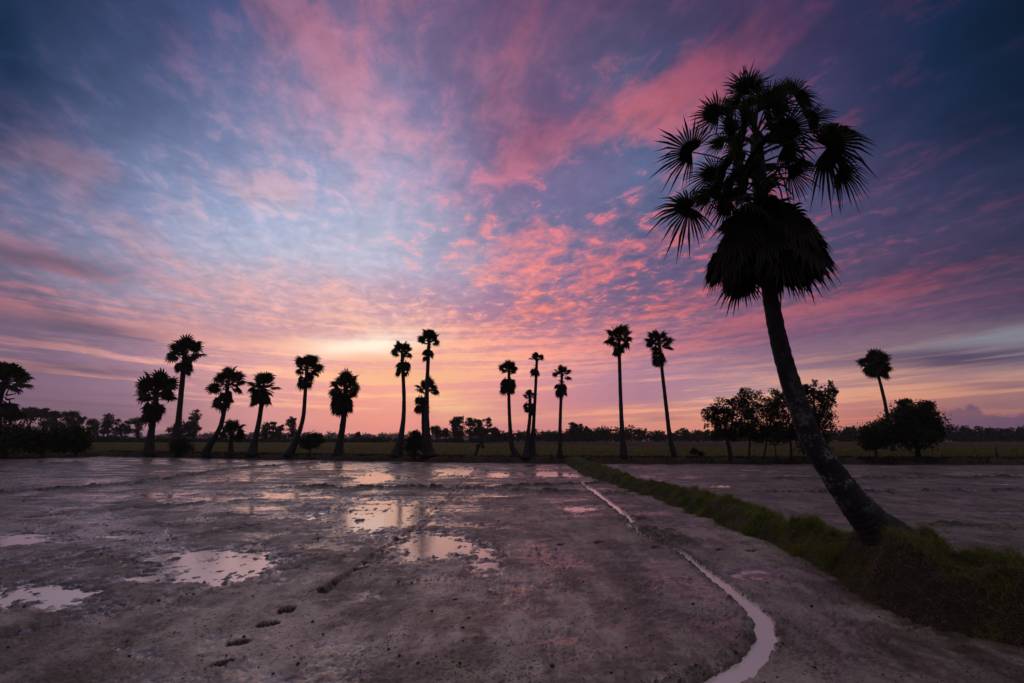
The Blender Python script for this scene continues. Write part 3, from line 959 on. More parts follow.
# ---- the large leaning palm on the bank
PY = 8.0
basep = at(888, 545, PY)
bz = float(bund_z(np.array([basep.x]), np.array([PY]))[0])
basep.z = bz - 0.05
print('big palm base', basep)
big_palm = empty('sugar_palm', basep, 'large leaning palm rising from the grassy bank in front of all the others', 'palm tree', 'sugar palms')
tr_px = [(912, 566, 34), (890, 543, 29), (869, 520, 20), (850, 497, 17), (832, 472, 14.5), (812, 440, 12.5), (793, 390, 11.5), (780, 345, 10.2), (771, 300, 9), (766, 260, 8.5), (762, 210, 8.5), (758, 165, 8), (756, 135, 6)]
pts = [at(x, y, PY) for x, y, r in tr_px]
rad = [r * (p - CAM).length / F * 0.80 / math.sqrt(1 + ((x - 512) / 512) ** 2 * 1.0) for (x, y, r), p in zip(tr_px, pts)]
sp = spline(pts, 14)
ri = np.interp(np.linspace(0, 1, len(sp)), np.linspace(0, 1, len(rad)), rad)
rj = [r * (1 + 0.035 * ((i % 3) == 0) + random.uniform(-.02, .02)) for i, r in enumerate(ri)]
v, f = tube(sp, rj, 22, 0.035, 4)
mesh('trunk', rebase(v, basep), f, M_bark, big_palm, True)
# swollen foot with rootlets merges into the bank
FV, FF = [], []
rr = random.Random(8)
foot = at(888, 546, PY)
nn, mm = 26, 9
for j in range(mm):
    t = j / (mm - 1)
    r = 0.36 * (1 - t) ** 1.6 + 0.21
    for k in range(nn):
        th = 2 * math.pi * k / nn
        q = r * (1 + 0.10 * math.sin(5 * th + 1) * (1 - t) + rr.uniform(-.05, .05))
        FV.append((foot.x + q * math.cos(th) + 0.16 - 0.24 * t, foot.y + q * math.sin(th) * .8, bz - 0.16 + 0.40 * t))
for j in range(mm - 1):
    for k in range(nn):
        FF.append((j * nn + k, j * nn + (k + 1) % nn, (j + 1) * nn + (k + 1) % nn, (j + 1) * nn + k))
mesh('root_flare', rebase(FV, basep), FF, M_bark, big_palm, True)

heart = lambda t: at(762 - 6 * t, 215 - 85 * t, PY)
leaves = [  # hub px, radius px, heart parameter, depth offset, droop
    (686, 150, 36, .45, -.25, .12), (716, 112, 28, .75, .1, .08), (741, 92, 27, .95, .2, .0), (770, 98, 28, .95, -.1, .05), (797, 92, 30, .9, .15, .30),
    (833, 146, 40, .6, -.1, .55), (843, 128, 28, .75, .35, .30), (684, 208, 36, .2, .1, .35), (712, 172, 28, .4, .3, .15), (733, 132, 32, .8, -.4, .1),
    (788, 128, 32, .8, -.4, .25), (757, 150, 34, .6, -.6, .2), (728, 200, 26, .1, -.3, .35), (706, 196, 26, .15, .35, .3), (796, 160, 26, .4, .3, .4),
    (758, 112, 26, 1, .25, .05), (748, 84, 22, 1, 0, .0), (778, 118, 28, .9, .5, .2), (740, 165, 30, .5, .6, .2), (775, 172, 30, .3, .6, .3), (764, 190, 30, .1, -.5, .4),
    (757, 130, 30, .9, -.7, .1), (748, 175, 28, .3, -.7, .3), (770, 150, 28, .6, -.8, .2), (764, 200, 28, 0, -.6, .4), (745, 195, 24, .1, -.7, .4), (756, 168, 30, .4, .5, .2), (762, 140, 28, .7, .55, .1),
    (735, 150, 27, .7, .4, .2), (771, 124, 27, .9, .4, .1), (792, 172, 25, .4, -.2, .4), (741, 186, 27, .2, .45, .4), (775, 203, 26, 0, .4, .4), (724, 168, 25, .4, -.5, .3), (717, 190, 24, .2, .1, .3), (776, 106, 25, .98, -.2, .1), (759, 158, 30, .5, -.45, .2),
    (746, 122, 27, .9, -.35, .1), (786, 145, 27, .7, -.5, .3), (730, 180, 26, .3, -.6, .4), (748, 200, 26, .1, -.7, .4), (778, 205, 26, 0, -.6, .4),
    (757, 102, 25, .98, .3, .05), (737, 106, 24, .95, .35, .1), (777, 100, 25, .95, .3, .15), (768, 178, 27, .3, -.75, .3), (738, 158, 26, .5, -.7, .2), (782, 128, 25, .8, .1, .2),
    (846, 168, 26, .5, .1, .6), (722, 140, 24, .6, .55, .15), (812, 118, 24, .8, -.3, .35)]
def hub_scale(p):
    return ((p.y) * math.cos(PITCH) + (p.z - CAM.z) * math.sin(PITCH)) / F


rl = random.Random(21)
for i, (hx, hy, rpx, ht, dY, dr) in enumerate(leaves):
    hub = at(hx, hy, PY + dY)
    b0 = heart(ht)
    nrm = (CAM - hub).normalized() + Vector((rl.uniform(-.7, .7), rl.uniform(-.2, .2), rl.uniform(-.6, .6)))
    s1 = hub_scale(hub)
    ax = (hub - b0)
    hub = b0 + ax * 0.92
    v, f = fan_frond(b0, hub, nrm, rpx * s1 * 1.10, R(rl.uniform(190, 310)), 32, dr, rl, 0.014, rl.uniform(.24, .42), .07, .24)
    mesh('frond', rebase(v, basep), f, M_frond, big_palm)
# stiff young spears at the tip
for (tx_, ty_) in [(745, 66), (752, 72), (737, 78), (760, 70)]:
    b0 = heart(1.0); tip = at(tx_, ty_, PY + rl.uniform(-.1, .1))
    v, f = tube([b0, b0.lerp(tip, .5) + Vector((.01, 0, 0)), tip], [.016, .010, .002], 5)
    mesh('spear_leaf', rebase(v, basep), f, M_frond, big_palm)
# skirt of dead fans
for i in range(60):
    a = 2 * math.pi * (i * 0.61803)
    lev = (i % 5) / 4
    tt = -0.05 - 0.50 * lev
    b0 = heart(tt + 0.1)
    out = 0.24 + 0.30 * math.sin(lev * 2.25) + rl.uniform(-.08, .12)
    hub = b0 + Vector((math.cos(a) * out, math.sin(a) * out, 0.02 + rl.uniform(-.08, .14)))
    b0 = b0 + Vector((math.cos(a) * .1, math.sin(a) * .1, 0))
    hang = Vector((math.cos(a) * rl.uniform(.25, .7), math.sin(a) * rl.uniform(.15, .6), -1)).normalized()
    nrm = Vector((math.cos(a), math.sin(a), .4))
    # blade axis must hang: a short joint below the stalk
    hub2 = hub + hang * 0.10
    v, f = fan_frond(hub, hub2, nrm, rl.uniform(.52, .72), R(rl.uniform(110, 190)), 24, .18, rl, 0.014, .6, .09, .22)
    v2, f2 = tube([b0, b0.lerp(hub, .5) + Vector((0, 0, .05)), hub], [.03, .018, .014], 5)
    n0 = len(v)
    v += v2; f += [tuple(q + n0 for q in ff) for ff in f2]
    mesh('dead_frond', rebase(v, basep), f, M_dead, big_palm)
# bare hanging leaf stalks in the neck
for (ax_, ay_, bx_, by_) in [(775, 165, 790, 205), (772, 175, 785, 212), (770, 182, 794, 196), (752, 185, 735, 212)]:
    b0 = at(ax_, ay_, PY - .1); e = at(bx_, by_, PY - .25)
    v, f = tube([b0, b0.lerp(e, .5) + Vector((.04 if bx_ > ax_ else -.04, 0, .06)), e], [.02, .014, .010], 5)
    mesh('dead_stalk', rebase(v, basep), f, M_dead, big_palm)

# ---- distant palms: shared fan meshes
far_fr, far_dead = [], []
for k in range(5):
    rk = random.Random(100 + k)
    v, f = fan_frond(Vector((0, 0, 0)), Vector((.82, 0, .10)), Vector((0.1, rk.uniform(-.5, .5), 1)), 0.72, R(rk.uniform(280, 320)), 18, rk.uniform(.1, .4), rk, .03, .6, .06, .14)
    o = mesh('frond', v, f, M_frond); far_fr.append(o.data); bpy.data.objects.remove(o)
    v, f = fan_frond(Vector((.28, 0, .24)), Vector((.36, 0, .04)), Vector((1, 0, .3)), 0.62, R(rk.uniform(170, 230)), 14, .2, rk, .03, .6, .1, .2)
    o = mesh('dead_frond', v, f, M_dead); far_dead.append(o.data); bpy.data.objects.remove(o)


def far_palm(label, base, mids, crown, cr, skirt, sr, wb, wt, nf, nd, seed, dy=1.0, flat=1.0, low=-35, Y=None, group='sugar palms', name='sugar_palm'):
    """base/crown/skirt given where they stand; cr, sr crown and skirt radius, wb, wt trunk width (all as seen from the field edge)"""
    rk = random.Random(seed)
    g = on_z(base[0], 462, 0.03)
    X = (base[0] - 512) / F * 43
    if Y is None:
        Y = float(farY(X)) + dy
    b = at(base[0], base[1], Y)
    s = Y / F
    b.z = min(b.z, 0.5)
    root = empty(name, b, label, 'palm tree', group)
    pts = [b + Vector((0, 0, -.1))] + [at(mx, my, Y) for mx, my in mids] + [at(crown[0], crown[1], Y)]
    n = 8
    spp = spline(pts, n)
    m = len(spp)
    zz = np.array([q.z for q in spp]); f = (zz - zz[0]) / (zz[-1] - zz[0])
    rad = [((wb * math.exp(-q * 9) + wt * (1 - .25 * q)) * s / 2) * (1 + .04 * ((i % 2) == 0)) for i, q in enumerate(f)]
    v, fc = tube(spp, rad, 9, .05, seed)
    mesh('trunk', rebase(v, b), fc, M_bark_far, root, True)
    cc = at(crown[0], crown[1] + cr * .14, Y) - b
    k = cr * s / 1.62
    for i in range(nf):
        a = 2 * math.pi * i * .618034 + rk.uniform(-.3, .3)
        t = (i + .5) / nf
        elv = R(low + (82 - low) * t + rk.uniform(-12, 12))
        o = bpy.data.objects.new('frond', far_fr[rk.randrange(5)])
        C.objects.link(o); o.parent = root
        o.location = cc + Vector((0, 0, -.10 * k * (1 - t)))
        q = Matrix.Rotation(a, 4, 'Z') @ Matrix.Rotation(-elv, 4, 'Y') @ Matrix.Rotation(rk.uniform(-.9, .9), 4, 'X')
        o.rotation_euler = q.to_euler()
        kk = k * rk.uniform(.7, 1.15)
        o.scale = (kk, kk, kk * flat)
    if skirt:
        sc_ = at(skirt[0], skirt[1] - sr * .45, Y) - b
        ks = sr * s / 0.82
        for i in range(nd):
            a = 2 * math.pi * i * .618034 + rk.uniform(-.4, .4)
            o = bpy.data.objects.new('dead_frond', far_dead[rk.randrange(5)])
            C.objects.link(o); o.parent = root
            o.location = sc_ + Vector((0, 0, rk.uniform(-.55, .35) * ks))
            o.rotation_euler = (rk.uniform(-.25, .25), rk.uniform(-.35, .25), a)
            kk = ks * rk.uniform(.75, 1.1)
            o.scale = (kk, kk, kk)
        # leaf stalks in the neck between skirt and crown
        V, Fs = [], []
        for i in range(9):
            a = rk.uniform(0, 6.28)
            p0 = sc_.lerp(cc, rk.uniform(.1, .9)); p1 = p0 + Vector((math.cos(a), math.sin(a), rk.uniform(.1, .9))) * (.45 * k)
            v, fc = tube([p0, p1], [.06 * k, .03 * k], 4)
            n0 = len(V); V += v; Fs += [tuple(x + n0 for x in ff) for ff in fc]
        mesh('leaf_stalks', V, Fs, M_dead, root)
    return root


far_palm('dark palm cut off by the left picture edge, crown above a black thicket', (-4, 452), [(-3, 430), (-1, 400)], (6, 379), 26, (6, 412), 14, 5, 7, 22, 12, 1)
far_palm('short bushy palm with a wide full crown touching the taller palm on its right', (149, 451), [(151, 435), (154, 415)], (157, 388), 23, (154, 413), 12, 9, 6, 26, 26, 2)
far_palm('tall palm with a flat umbrella crown, highest of the palms left of the afterglow', (175, 449), [(178, 425), (181, 395)], (185, 352), 21, (184, 369), 10.5, 6, 5.5, 19, 16, 3, low=-15)
far_palm('palm with a strongly bowed trunk sweeping out to the right from its foot', (205, 448), [(213, 440), (221, 425), (226, 400)], (228, 380), 21, (224, 402), 11.5, 5, 4.6, 21, 14, 4)
far_palm('knee high stemmed young palm with a low bushy head beneath the bowed palm', (231, 451), [(231, 442)], (232, 432), 16, None, 0, 4, 5, 20, 0, 5, low=-10)
far_palm('stocky palm leaning right with a long shaggy skirt, beside the low bushy young palm', (252, 452), [(256, 436), (260, 415)], (264, 385), 17.5, (261, 401), 12, 8, 5, 20, 24, 6)
far_palm('slim palm curving up from a foot set to the left, above a round bush', (289, 452), [(297, 438), (303, 418), (305, 395)], (307, 366), 18, (306, 383), 10, 7, 4.2, 20, 16, 7, low=-20)
far_palm('thick shaggy palm with a long ragged beard of dead leaves down its straight trunk', (338, 453), [(341, 436), (344, 415)], (346, 386), 20, (343, 405), 13, 6, 6.2, 22, 36, 8)
far_palm('slender curved palm with a compact flat crown, just left of the tallest afterglow palm', (396, 455), [(401, 437), (404, 405)], (402, 350), 13.5, (403, 370), 9.5, 10, 4.2, 22, 18, 9, flat=.7, low=-20)
far_palm('tallest palm by the afterglow, a flat disc of leaves above a small ball', (429, 454), [(427, 430), (427, 390)], (429, 339), 14, (428, 357), 7.5, 11, 4.6, 26, 16, 10, flat=.6, low=-5)
far_palm('low palm crown growing against the trunk of the tallest afterglow palm', (426, 455), [(424, 440), (423, 415)], (427, 388), 14, (422, 406), 9.5, 6, 3.2, 20, 16, 11, dy=1.7, low=-15)
far_palm('palm with a hooked foot and two shaggy clumps hanging below a dense cap', (518, 454), [(512, 446), (510, 425), (509, 400)], (509, 369), 12, (508, 389), 10, 5, 3.8, 24, 28, 12, flat=.75, low=-20)
far_palm('slim tall palm with a very small crown rising behind the short double-tufted one', (532, 453), [(533, 435), (535, 400)], (537, 358), 9, (535, 373), 6, 7, 3.6, 18, 14, 13, flat=.8, low=-10)
far_palm('short palm with a thin double tuft leaning on the slim tall one beside it', (526, 455), [(528, 436), (530, 415)], (530, 395), 9, (529, 410), 7.5, 8, 4.0, 14, 14, 14, dy=.6, low=-20)
far_palm('straight palm with a narrow hanging skirt standing alone near the junction of the banks', (560, 454), [(560, 430), (561, 400)], (562, 373), 11, (561, 392), 8, 3, 3.6, 16, 18, 15, low=-15)
far_palm('tallest straight palm of the right hand pair, with a loose round crown', (624, 456), [(622, 430), (620, 380)], (619, 337), 19, (618, 352), 8, 5, 4.2, 22, 14, 16)
far_palm('palm bending gently left, its foot to the right, right one of the right hand pair', (675, 457), [(670, 438), (666, 405), (662, 370)], (659, 341), 17, (658, 359), 9.5, 3, 4.0, 21, 20, 17)
far_palm('lone far palm with a dense round head above the broad dark tree at right', (893, 447), [(888, 420), (884, 398)], (875, 363), 17.5, (876, 367), 10, 3, 3.4, 36, 12, 18, low=-60, Y=60)
# drooping stump palm
rt = far_palm('small broken young palm with two drooping leaves on the far bank', (475, 456), [(477, 450)], (480, 444), 7, None, 0, 3, 3.2, 5, 0, 19, low=-45, name='young_palm', group='young palms')


# ================================================================ TREES
def leaves_mesh(blobs, n, size, rnd, clump=.22, nclump=None):
    """leaf quads gathered in clumps spread through the blobs; blobs: (center, (rx,ry,rz))"""
    vol = np.array([b[1][0] * b[1][1] * b[1][2] for b in blobs]) ** (2 / 3)
    pr = vol / vol.sum()
    nc = nclump or max(12, n // 26)
    cc = np.zeros((nc, 3)); cs = np.zeros(nc)
    pick = rnd.choice(len(blobs), nc, p=pr)
    dirs = rnd.normal(size=(nc, 3)); dirs /= np.linalg.norm(dirs, axis=1)[:, None]
    rad = rnd.uniform(0.25, 1, nc) ** (1 / 2.2)
    for i in range(nc):
        c, r = blobs[pick[i]]
        cc[i] = np.array(c) + dirs[i] * rad[i] * np.array(r)
        cs[i] = clump * (r[0] * r[1] * r[2]) ** (1 / 3)
    own = rnd.integers(0, nc, n)
    p = cc[own] + np.clip(rnd.normal(size=(n, 3)), -1.5, 1.5) * cs[own][:, None] * np.array([1, 1, .75])
    a = rnd.normal(size=(n, 3)); a /= np.linalg.norm(a, axis=1)[:, None]
    b = np.cross(a, rnd.normal(size=(n, 3))); b /= np.linalg.norm(b, axis=1)[:, None]
    s = size * rnd.uniform(.6, 1.3, n)[:, None]
    V = np.stack([p - a * s, p + b * s * .5, p + a * s, p - b * s * .5], 1).reshape(-1, 3)
    Q = np.arange(4 * n).reshape(n, 4)
    return V, Q


def tree(name, label, cat, base, Y, height_px, blobs_px, n, leaf, seed, tw=3.0, group=None, trunk_top=None, clump=.22, z0=None, extra_stems=(), nclump=None, dens=1.7):
    """blobs_px: (cx, cy, rx, ry) of the crown masses as seen; depth radius = rx"""
    rnd = np.random.default_rng(seed)
    b = at(base[0], base[1], Y)
    if z0 is not None: b.z = z0
    s = Y / F
    blobs = []
    for (cx, cy, rx, ry) in blobs_px:
        c = at(cx, cy, Y + rnd.uniform(-.4, .4) * rx * s) - b
        blobs.append((tuple(c), (rx * s, rx * s * .85, ry * s)))
    root = empty(name, b, label, cat, group)
    V, Fs = [], []

    def add(p, r, k=6):
        v, f = tube(p, r, k)
        n0 = len(V); V.extend(v); Fs.extend([tuple(x + n0 for x in q) for q in f])
    main = Vector(blobs[0][0])
    r0 = tw * s / 2
    fork = Vector((main.x * .45, main.y * .4, max(main.z * .45, .3)))
    add([Vector((0, 0, -.15)), fork * .5 + Vector((.04, 0, 0)), fork], [r0 * 1.25, r0, r0 * .85])
    for (c, r) in blobs:
        c = Vector(c)
        mid = fork.lerp(c, .5) + Vector((rnd.uniform(-.2, .2) * r[0], 0, rnd.uniform(-.1, .1) * r[2]))
        add([fork, mid, c + Vector((0, 0, r[2] * .35))], [r0 * .7, r0 * .5, r0 * .18], 5)
        for j in range(4):
            d = rnd.normal(size=3); d /= np.linalg.norm(d)
            e = c + Vector((d[0] * r[0], d[1] * r[1], abs(d[2]) * r[2])) * .75
            add([mid.lerp(c, .4), e], [r0 * .3, r0 * .1], 4)
    for sx in extra_stems:
        q = at(sx, base[1], Y) - b
        add([Vector((q.x, 0, -.1)), Vector((q.x, 0, main.z * .8))], [r0 * .6, r0 * .4], 5)
    mesh('trunk', V, Fs, M_wood, root)
    LV, LQ = leaves_mesh(blobs, int(n * dens), leaf, rnd, clump, nclump)
    fast_mesh('crown', LV, LQ, M_leaf, parent=root)
    return root


# trees on the far bank at right
YR = 37.5
G1 = 'trees on the far bank behind the leaning palm'
tree('tree', 'leftmost tree of the clump behind the leaning palm, with a stout short trunk', 'tree', (731, 457), YR, 0, [(722, 412, 13, 14), (735, 410, 10, 15), (712, 416, 9, 13), (730, 432, 16, 10), (743, 420, 9, 16), (724, 425, 14, 14)], 4300, .085, 1, 4.5, G1, z0=.35, nclump=130)
tree('tree', 'slim loose-leaved tree with a raised tuft, second from left behind the leaning palm', 'tree', (748, 457), YR + .8, 0, [(752, 400, 10, 13), (745, 395, 6, 9), (757, 418, 12, 16), (748, 425, 10, 14), (755, 432, 12, 10)], 2900, .08, 2, 2.0, G1, z0=.35, nclump=120)
tree('tree', 'thin stemmed tree with a gappy crown next to the leaning palm trunk on its left', 'tree', (762, 457), YR + .3, 0, [(774, 405, 11, 14), (768, 420, 11, 15), (780, 402, 9, 12), (768, 434, 12, 10), (776, 424, 10, 14)], 3000, .08, 3, 2.0, G1, z0=.35, extra_stems=(776,), nclump=120)
tree('tree', 'dark tree partly hidden behind the leaning palm trunk', 'tree', (791, 457), YR + 1.2, 0, [(788, 412, 13, 18), (795, 425, 12, 16), (784, 432, 12, 12), (799, 400, 9, 10)], 2500, .085, 4, 2.4, G1, z0=.35, nclump=130)
tree('tree', 'bushy tree right of the leaning palm trunk with upright tufts and a solid dark foot', 'tree', (812, 457), YR + .5, 0, [(815, 408, 14, 16), (826, 398, 9, 13), (806, 398, 8, 12), (831, 391, 5, 10), (814, 389, 6, 9), (802, 392, 6, 9), (815, 432, 18, 15), (824, 415, 11, 16), (812, 446, 16, 9)], 5200, .085, 5, 4, G1, z0=.35, nclump=210)
tree('tree', 'broad dense round tree standing under the lone far palm', 'tree', (918, 457), YR + 2, 0, [(912, 417, 15, 15), (900, 424, 13, 14), (926, 422, 14, 14), (906, 406, 6, 6), (926, 406, 7, 5), (934, 431, 8, 13), (890, 432, 10, 13), (916, 436, 19, 12)], 8500, .10, 6, 5, 'trees under the lone far palm', z0=.35, clump=.3)
tree('tree', 'small dark tree close against the left side of the broad round one', 'tree', (876, 458), YR + 1.2, 0, [(874, 434, 13, 9), (880, 428, 9, 8), (870, 443, 9, 6), (886, 440, 9, 8)], 3200, .09, 7, 3, 'trees under the lone far palm', z0=.35, clump=.3)

# bushes on the far bank
BG = 'bushes along the far bank'
tree('bush', 'cone shaped bush with a round tuft on top, between two palms by the afterglow', 'bush', (415, 456), 42, 0, [(414, 446, 9, 9), (415, 440, 6, 8), (416, 434, 3.4, 3.4)], 1500, .09, 11, 2, BG, z0=.4, clump=.3)
tree('bush', 'round bush on a thin stem in front of the rice between two palms', 'bush', (309, 455), 43, 0, [(312, 441, 9, 7), (306, 443, 6, 5), (315, 437, 5, 4)], 1500, .09, 12, 1.5, BG, z0=.4, clump=.3)
tree('bush', 'low dark bush wrapped round the foot of the tall umbrella crowned palm', 'bush', (182, 455), 46.5, 0, [(182, 447, 9, 7), (178, 446, 7, 7)], 1300, .09, 13, 1.5, BG, z0=.4, clump=.3)
tree('bush', 'big black thicket filling the left edge of the picture under the cut off palm', 'bush', (6, 456), 45, 0, [(5, 425, 16, 13), (10, 440, 24, 12), (-15, 435, 22, 22), (12, 415, 8, 5)], 5200, .11, 14, 3, BG, z0=.4, clump=.3)
tree('bush', 'black thicket on the far bank right of the thicket at the picture edge', 'bush', (42, 456), 46, 0, [(40, 441, 16, 10), (55, 439, 14, 10), (28, 440, 10, 12)], 4200, .11, 15, 3, BG, z0=.4, clump=.3)
tree('bush', 'black thicket with a clean right side where the green rice begins', 'bush', (76, 455), 46.5, 0, [(74, 438, 13, 11), (82, 444, 7, 8), (64, 442, 10, 9)], 3400, .11, 16, 3, BG, z0=.4, clump=.3)
tree('bush', 'low weedy tuft against the foot of the palm that bends gently left', 'bush', (697, 457), 39, 0, [(694, 452, 4, 3.5), (700, 454, 4, 2.5)], 420, .07, 17, 1, BG, z0=.4, clump=.3)

# mid-distance trees beyond the rice, left
YM = 156
ZM = 0.05
MG = 'trees beyond the rice field'
mid = [
    ('tree', 'wide topped tree above the black thicket at far left, sky between its stems', (30, 441), [(27, 413, 6, 6), (35, 413, 5, 6), (31, 416, 7, 6)], 1100, 2),
    ('tree', 'narrow tree with a pointed round head second from the left above the thicket', (44, 441), [(44, 413, 4, 6), (44, 423, 4, 7)], 700, 2),
    ('tree', 'narrow tree in the middle of the row of five above the left thicket', (51, 441), [(51, 416, 3.5, 6), (51, 425, 4, 6)], 650, 2),
    ('tree', 'slim tree just left of the spreading branched one above the thicket', (57, 441), [(57, 417, 3, 6), (57, 426, 4, 6)], 600, 2),
    ('tree', 'spreading tree with one branch reaching right, at the right end above the thicket', (70, 441), [(67, 416, 5, 5), (74, 418, 7, 6), (70, 427, 8, 8), (81, 418, 5, 1.5), (79, 422, 5, 1.5)], 1500, 2.5),
    ('tree', 'small round tree just right of the left thickets, behind the rice', (94, 441), [(94, 424, 6, 5), (93, 431, 5, 5)], 800, 2),
    ('tree', 'slender upright tree behind the rice left of the short bushy palm', (108, 441), [(108, 419, 4, 6), (107, 428, 5, 7)], 800, 2),
    ('tree', 'pair-headed low tree between the slender tree and the mushroom shaped one', (123, 441), [(118, 422, 4, 3.5), (126, 425, 4, 3.5), (122, 431, 8, 5)], 900, 2),
    ('tree', 'mushroom shaped tree just left of the short bushy palm', (138, 441), [(138, 421, 7, 4), (138, 429, 4, 8)], 800, 2.5),
    ('tree', 'broad leafy tree just right of the trunk of the tall umbrella crowned palm', (180, 441), [(181, 427, 7, 6), (175, 431, 6, 6), (187, 430, 6, 8)], 1300, 2),
    ('tree', 'egg shaped tree standing between the tall umbrella crowned palm and the bowed palm', (194, 441), [(195, 416, 4.5, 7), (193, 429, 5, 8), (198, 428, 3, 3)], 900, 2),
    ('tree', 'feathery slender tree just right of the stocky palm', (266, 440), [(266, 427, 4, 6), (264, 433, 4, 5)], 600, 1.5),
    ('tree', 'pointed narrow tree in the thin row right of the stocky palm', (273, 440), [(273, 425, 2.6, 4), (273, 432, 3.4, 6)], 500, 1.5),
    ('tree', 'pair of low thin crowns ending the row right of the stocky palm', (280, 440), [(278, 429, 3, 3.5), (282, 428, 2.4, 4), (280, 435, 5, 4)], 550, 1.5),
    ('tree', 'small poplar shaped tree left of the slim curved palm trunk', (292, 440), [(291, 423, 4, 5), (293, 421, 3, 5), (292, 432, 4.4, 6)], 900, 1.5),
    ('tree', 'tiny lone tree on the open horizon right of the thick shaggy palm', (358, 440), [(358, 435, 2.2, 3)], 260, 1.5),
    ('tree', 'low round tree at the left end of the middle clump, right of the afterglow palms', (437, 441), [(436, 430, 5, 4.5), (439, 434, 4, 4)], 800, 1.5),
    ('tree', 'lowest rounded tree in the middle clump', (446, 441), [(446, 433, 4, 4)], 450, 1.5),
    ('tree', 'tallest dense tree of the middle clump with a squared off left side', (458, 441), [(455, 423, 5, 5), (459, 420, 5, 4), (458, 431, 7, 6)], 1300, 2),
    ('tree', 'arched airy tree in the middle of the clump right of the afterglow', (471, 441), [(469, 422, 5, 4), (475, 423, 5, 4), (472, 432, 6, 4)], 900, 2),
    ('tree', 'dark upright tree directly behind the small broken young palm', (480, 441), [(479, 426, 4, 6), (481, 433, 6, 5)], 900, 2),
    ('tree', 'thin see-through tree on the right side of the middle clump', (488, 441), [(487, 421, 4, 3), (489, 425, 4, 4), (488, 433, 5, 5)], 480, 2),
    ('tree', 'low dark tree tapering off the right end of the middle clump', (494, 441), [(494, 431, 4, 4), (497, 435, 4, 3)], 600, 1.5),
    ('tree', 'twin-topped tree rising above the treeline between the lone straight palm and right hand pair', (576, 442), [(573, 426, 4, 4), (579, 428, 4, 4), (575, 433, 7, 6)], 1200, 2),
    ('tree', 'tiny airy round tree just right of the twin-topped one in the treeline', (587, 442), [(587, 429, 2.6, 2.4)], 150, 1.2),
]
for i, (nm, lb, bs, bl, n, tw) in enumerate(mid):
    tree(nm, lb, 'tree', bs, YM + (i % 3) * 4, 0, bl, int(n * 1.25), .27, 200 + i, tw, MG, z0=ZM, clump=.26)

# far woods: one dark mass, foliage spread along an uneven skyline
def wood(name, label, prof, Y, depth, n, leaf, seed, zlow=0.0):
    rnd = np.random.default_rng(seed)
    xs = [p[0] for p in prof]
    blobs = []
    x = xs[0]
    while x < xs[-1]:
        ty = np.interp(x, xs, [p[1] for p in prof])
        for row in range(2):
            YY_ = Y + row * depth * .6 + rnd.uniform(0, depth * .4)
            top = at(x + rnd.uniform(-3, 3), ty + rnd.uniform(-1.5, 2.5) + row * .6, YY_)
            r = rnd.uniform(3.0, 5.5) * Y / F
            hz = max(top.z - zlow, 1.0)
            blobs.append(((top.x, top.y, zlow + hz * .62), (r, r, hz * .40)))
            blobs.append(((top.x + rnd.uniform(-1, 1), top.y, zlow + hz * .3), (r * 1.3, r * 1.2, hz * .32)))
        x += rnd.uniform(3.0, 6.0)
    LV, LQ = leaves_mesh(blobs, n, leaf, rnd, .3, len(blobs) * 9)
    return tag(fast_mesh(name, LV, LQ, M_leaf), label, 'trees', kind='stuff')


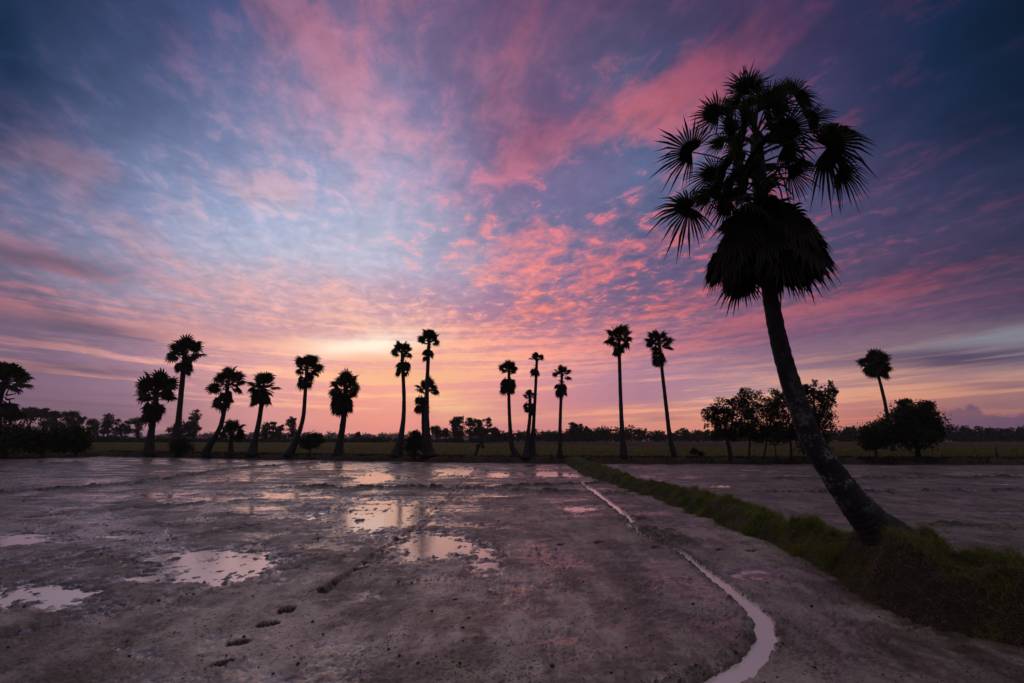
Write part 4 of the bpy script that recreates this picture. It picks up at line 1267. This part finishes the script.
wood('distant_wood', 'dark distant wood along the right half of the horizon', [(496, 432), (520, 430), (540, 431), (562, 431), (572, 428), (592, 427), (604, 426), (612, 429), (635, 427), (648, 429), (662, 432), (672, 430), (686, 428), (700, 431), (735, 431), (830, 432), (850, 429), (860, 425), (868, 428), (880, 424), (900, 426), (950, 424), (965, 427), (990, 428), (1024, 427), (1180, 426), (1500, 426)], 176, 20, 110000, .42, 31)
wood('distant_hedge', 'low dark hedge on the horizon behind the palms on the left half', [(-500, 432), (-100, 432), (80, 434), (150, 437), (300, 437.5), (420, 438), (500, 436)], 149, 6, 60000, .30, 32)
wood('horizon_trees', 'faint far treeline on the horizon under the afterglow', [(150, 433), (210, 432), (240, 433), (300, 432.5), (350, 433.4), (420, 432.6), (480, 433)], 520, 60, 9000, .9, 33)

# stake
sv, sf = tube([Vector((0, 0, -.1)), Vector((.02, 0, .5)), Vector((.01, 0, .95))], [.05, .045, .04], 7)
st = mesh('stake', sv, sf, M_wood)
st.location = at(997, 456, 38.5); st.location.z = .35
tag(st, 'short thin wooden stake on the far bank near the right edge', 'stake')

# ================================================================ EVENING AIR
hz = bpy.data.materials.new('evening_air')
hz.use_nodes = True
ht_ = NT(hz.node_tree)
for n_ in list(ht_.n):
    if n_.type == 'BSDF_PRINCIPLED': ht_.n.remove(n_)
pv = ht_.new('ShaderNodeVolumePrincipled')
pv.inputs['Color'].default_value = (0.9, 0.88, 0.9, 1)
pv.inputs['Density'].default_value = HAZE
pv.inputs['Anisotropy'].default_value = 0.3
ht_.l.new(pv.outputs[0], hz.node_tree.nodes['Material Output'].inputs['Volume'])
bx, by0, by1 = 1000, -400, 900
hv = [(x_, y_, z_) for z_ in (-1.3, 40) for x_, y_ in ((-bx, by0), (bx, by0), (bx, by1), (-bx, by1))]
hf = [(0, 3, 2, 1), (4, 5, 6, 7), (0, 1, 5, 4), (1, 2, 6, 5), (2, 3, 7, 6), (3, 0, 4, 7)]
tag(mesh('haze', hv, hf, hz), 'thin evening haze over the fields', 'haze', kind='stuff')

# ================================================================ CAMERA / RENDER
cd = bpy.data.cameras.new('camera')
cd.sensor_width = 36; cd.lens = 36 * F / W
cd.clip_start = 0.05; cd.clip_end = 20000
co = bpy.data.objects.new('camera', cd)
C.objects.link(co)
co.location = CAM
co.rotation_euler = (math.pi / 2 + PITCH, 0, 0)
sc_ = bpy.context.scene
sc_.camera = co
sc_.view_settings.view_transform = 'Standard'
sc_.view_settings.look = 'None'
sc_.view_settings.gamma = 1
sc_.view_settings.exposure = 0
sc_.render.engine = 'CYCLES'
sc_.cycles.max_bounces = 5
sc_.cycles.diffuse_bounces = 2
sc_.cycles.glossy_bounces = 3
sc_.cycles.use_denoising = True
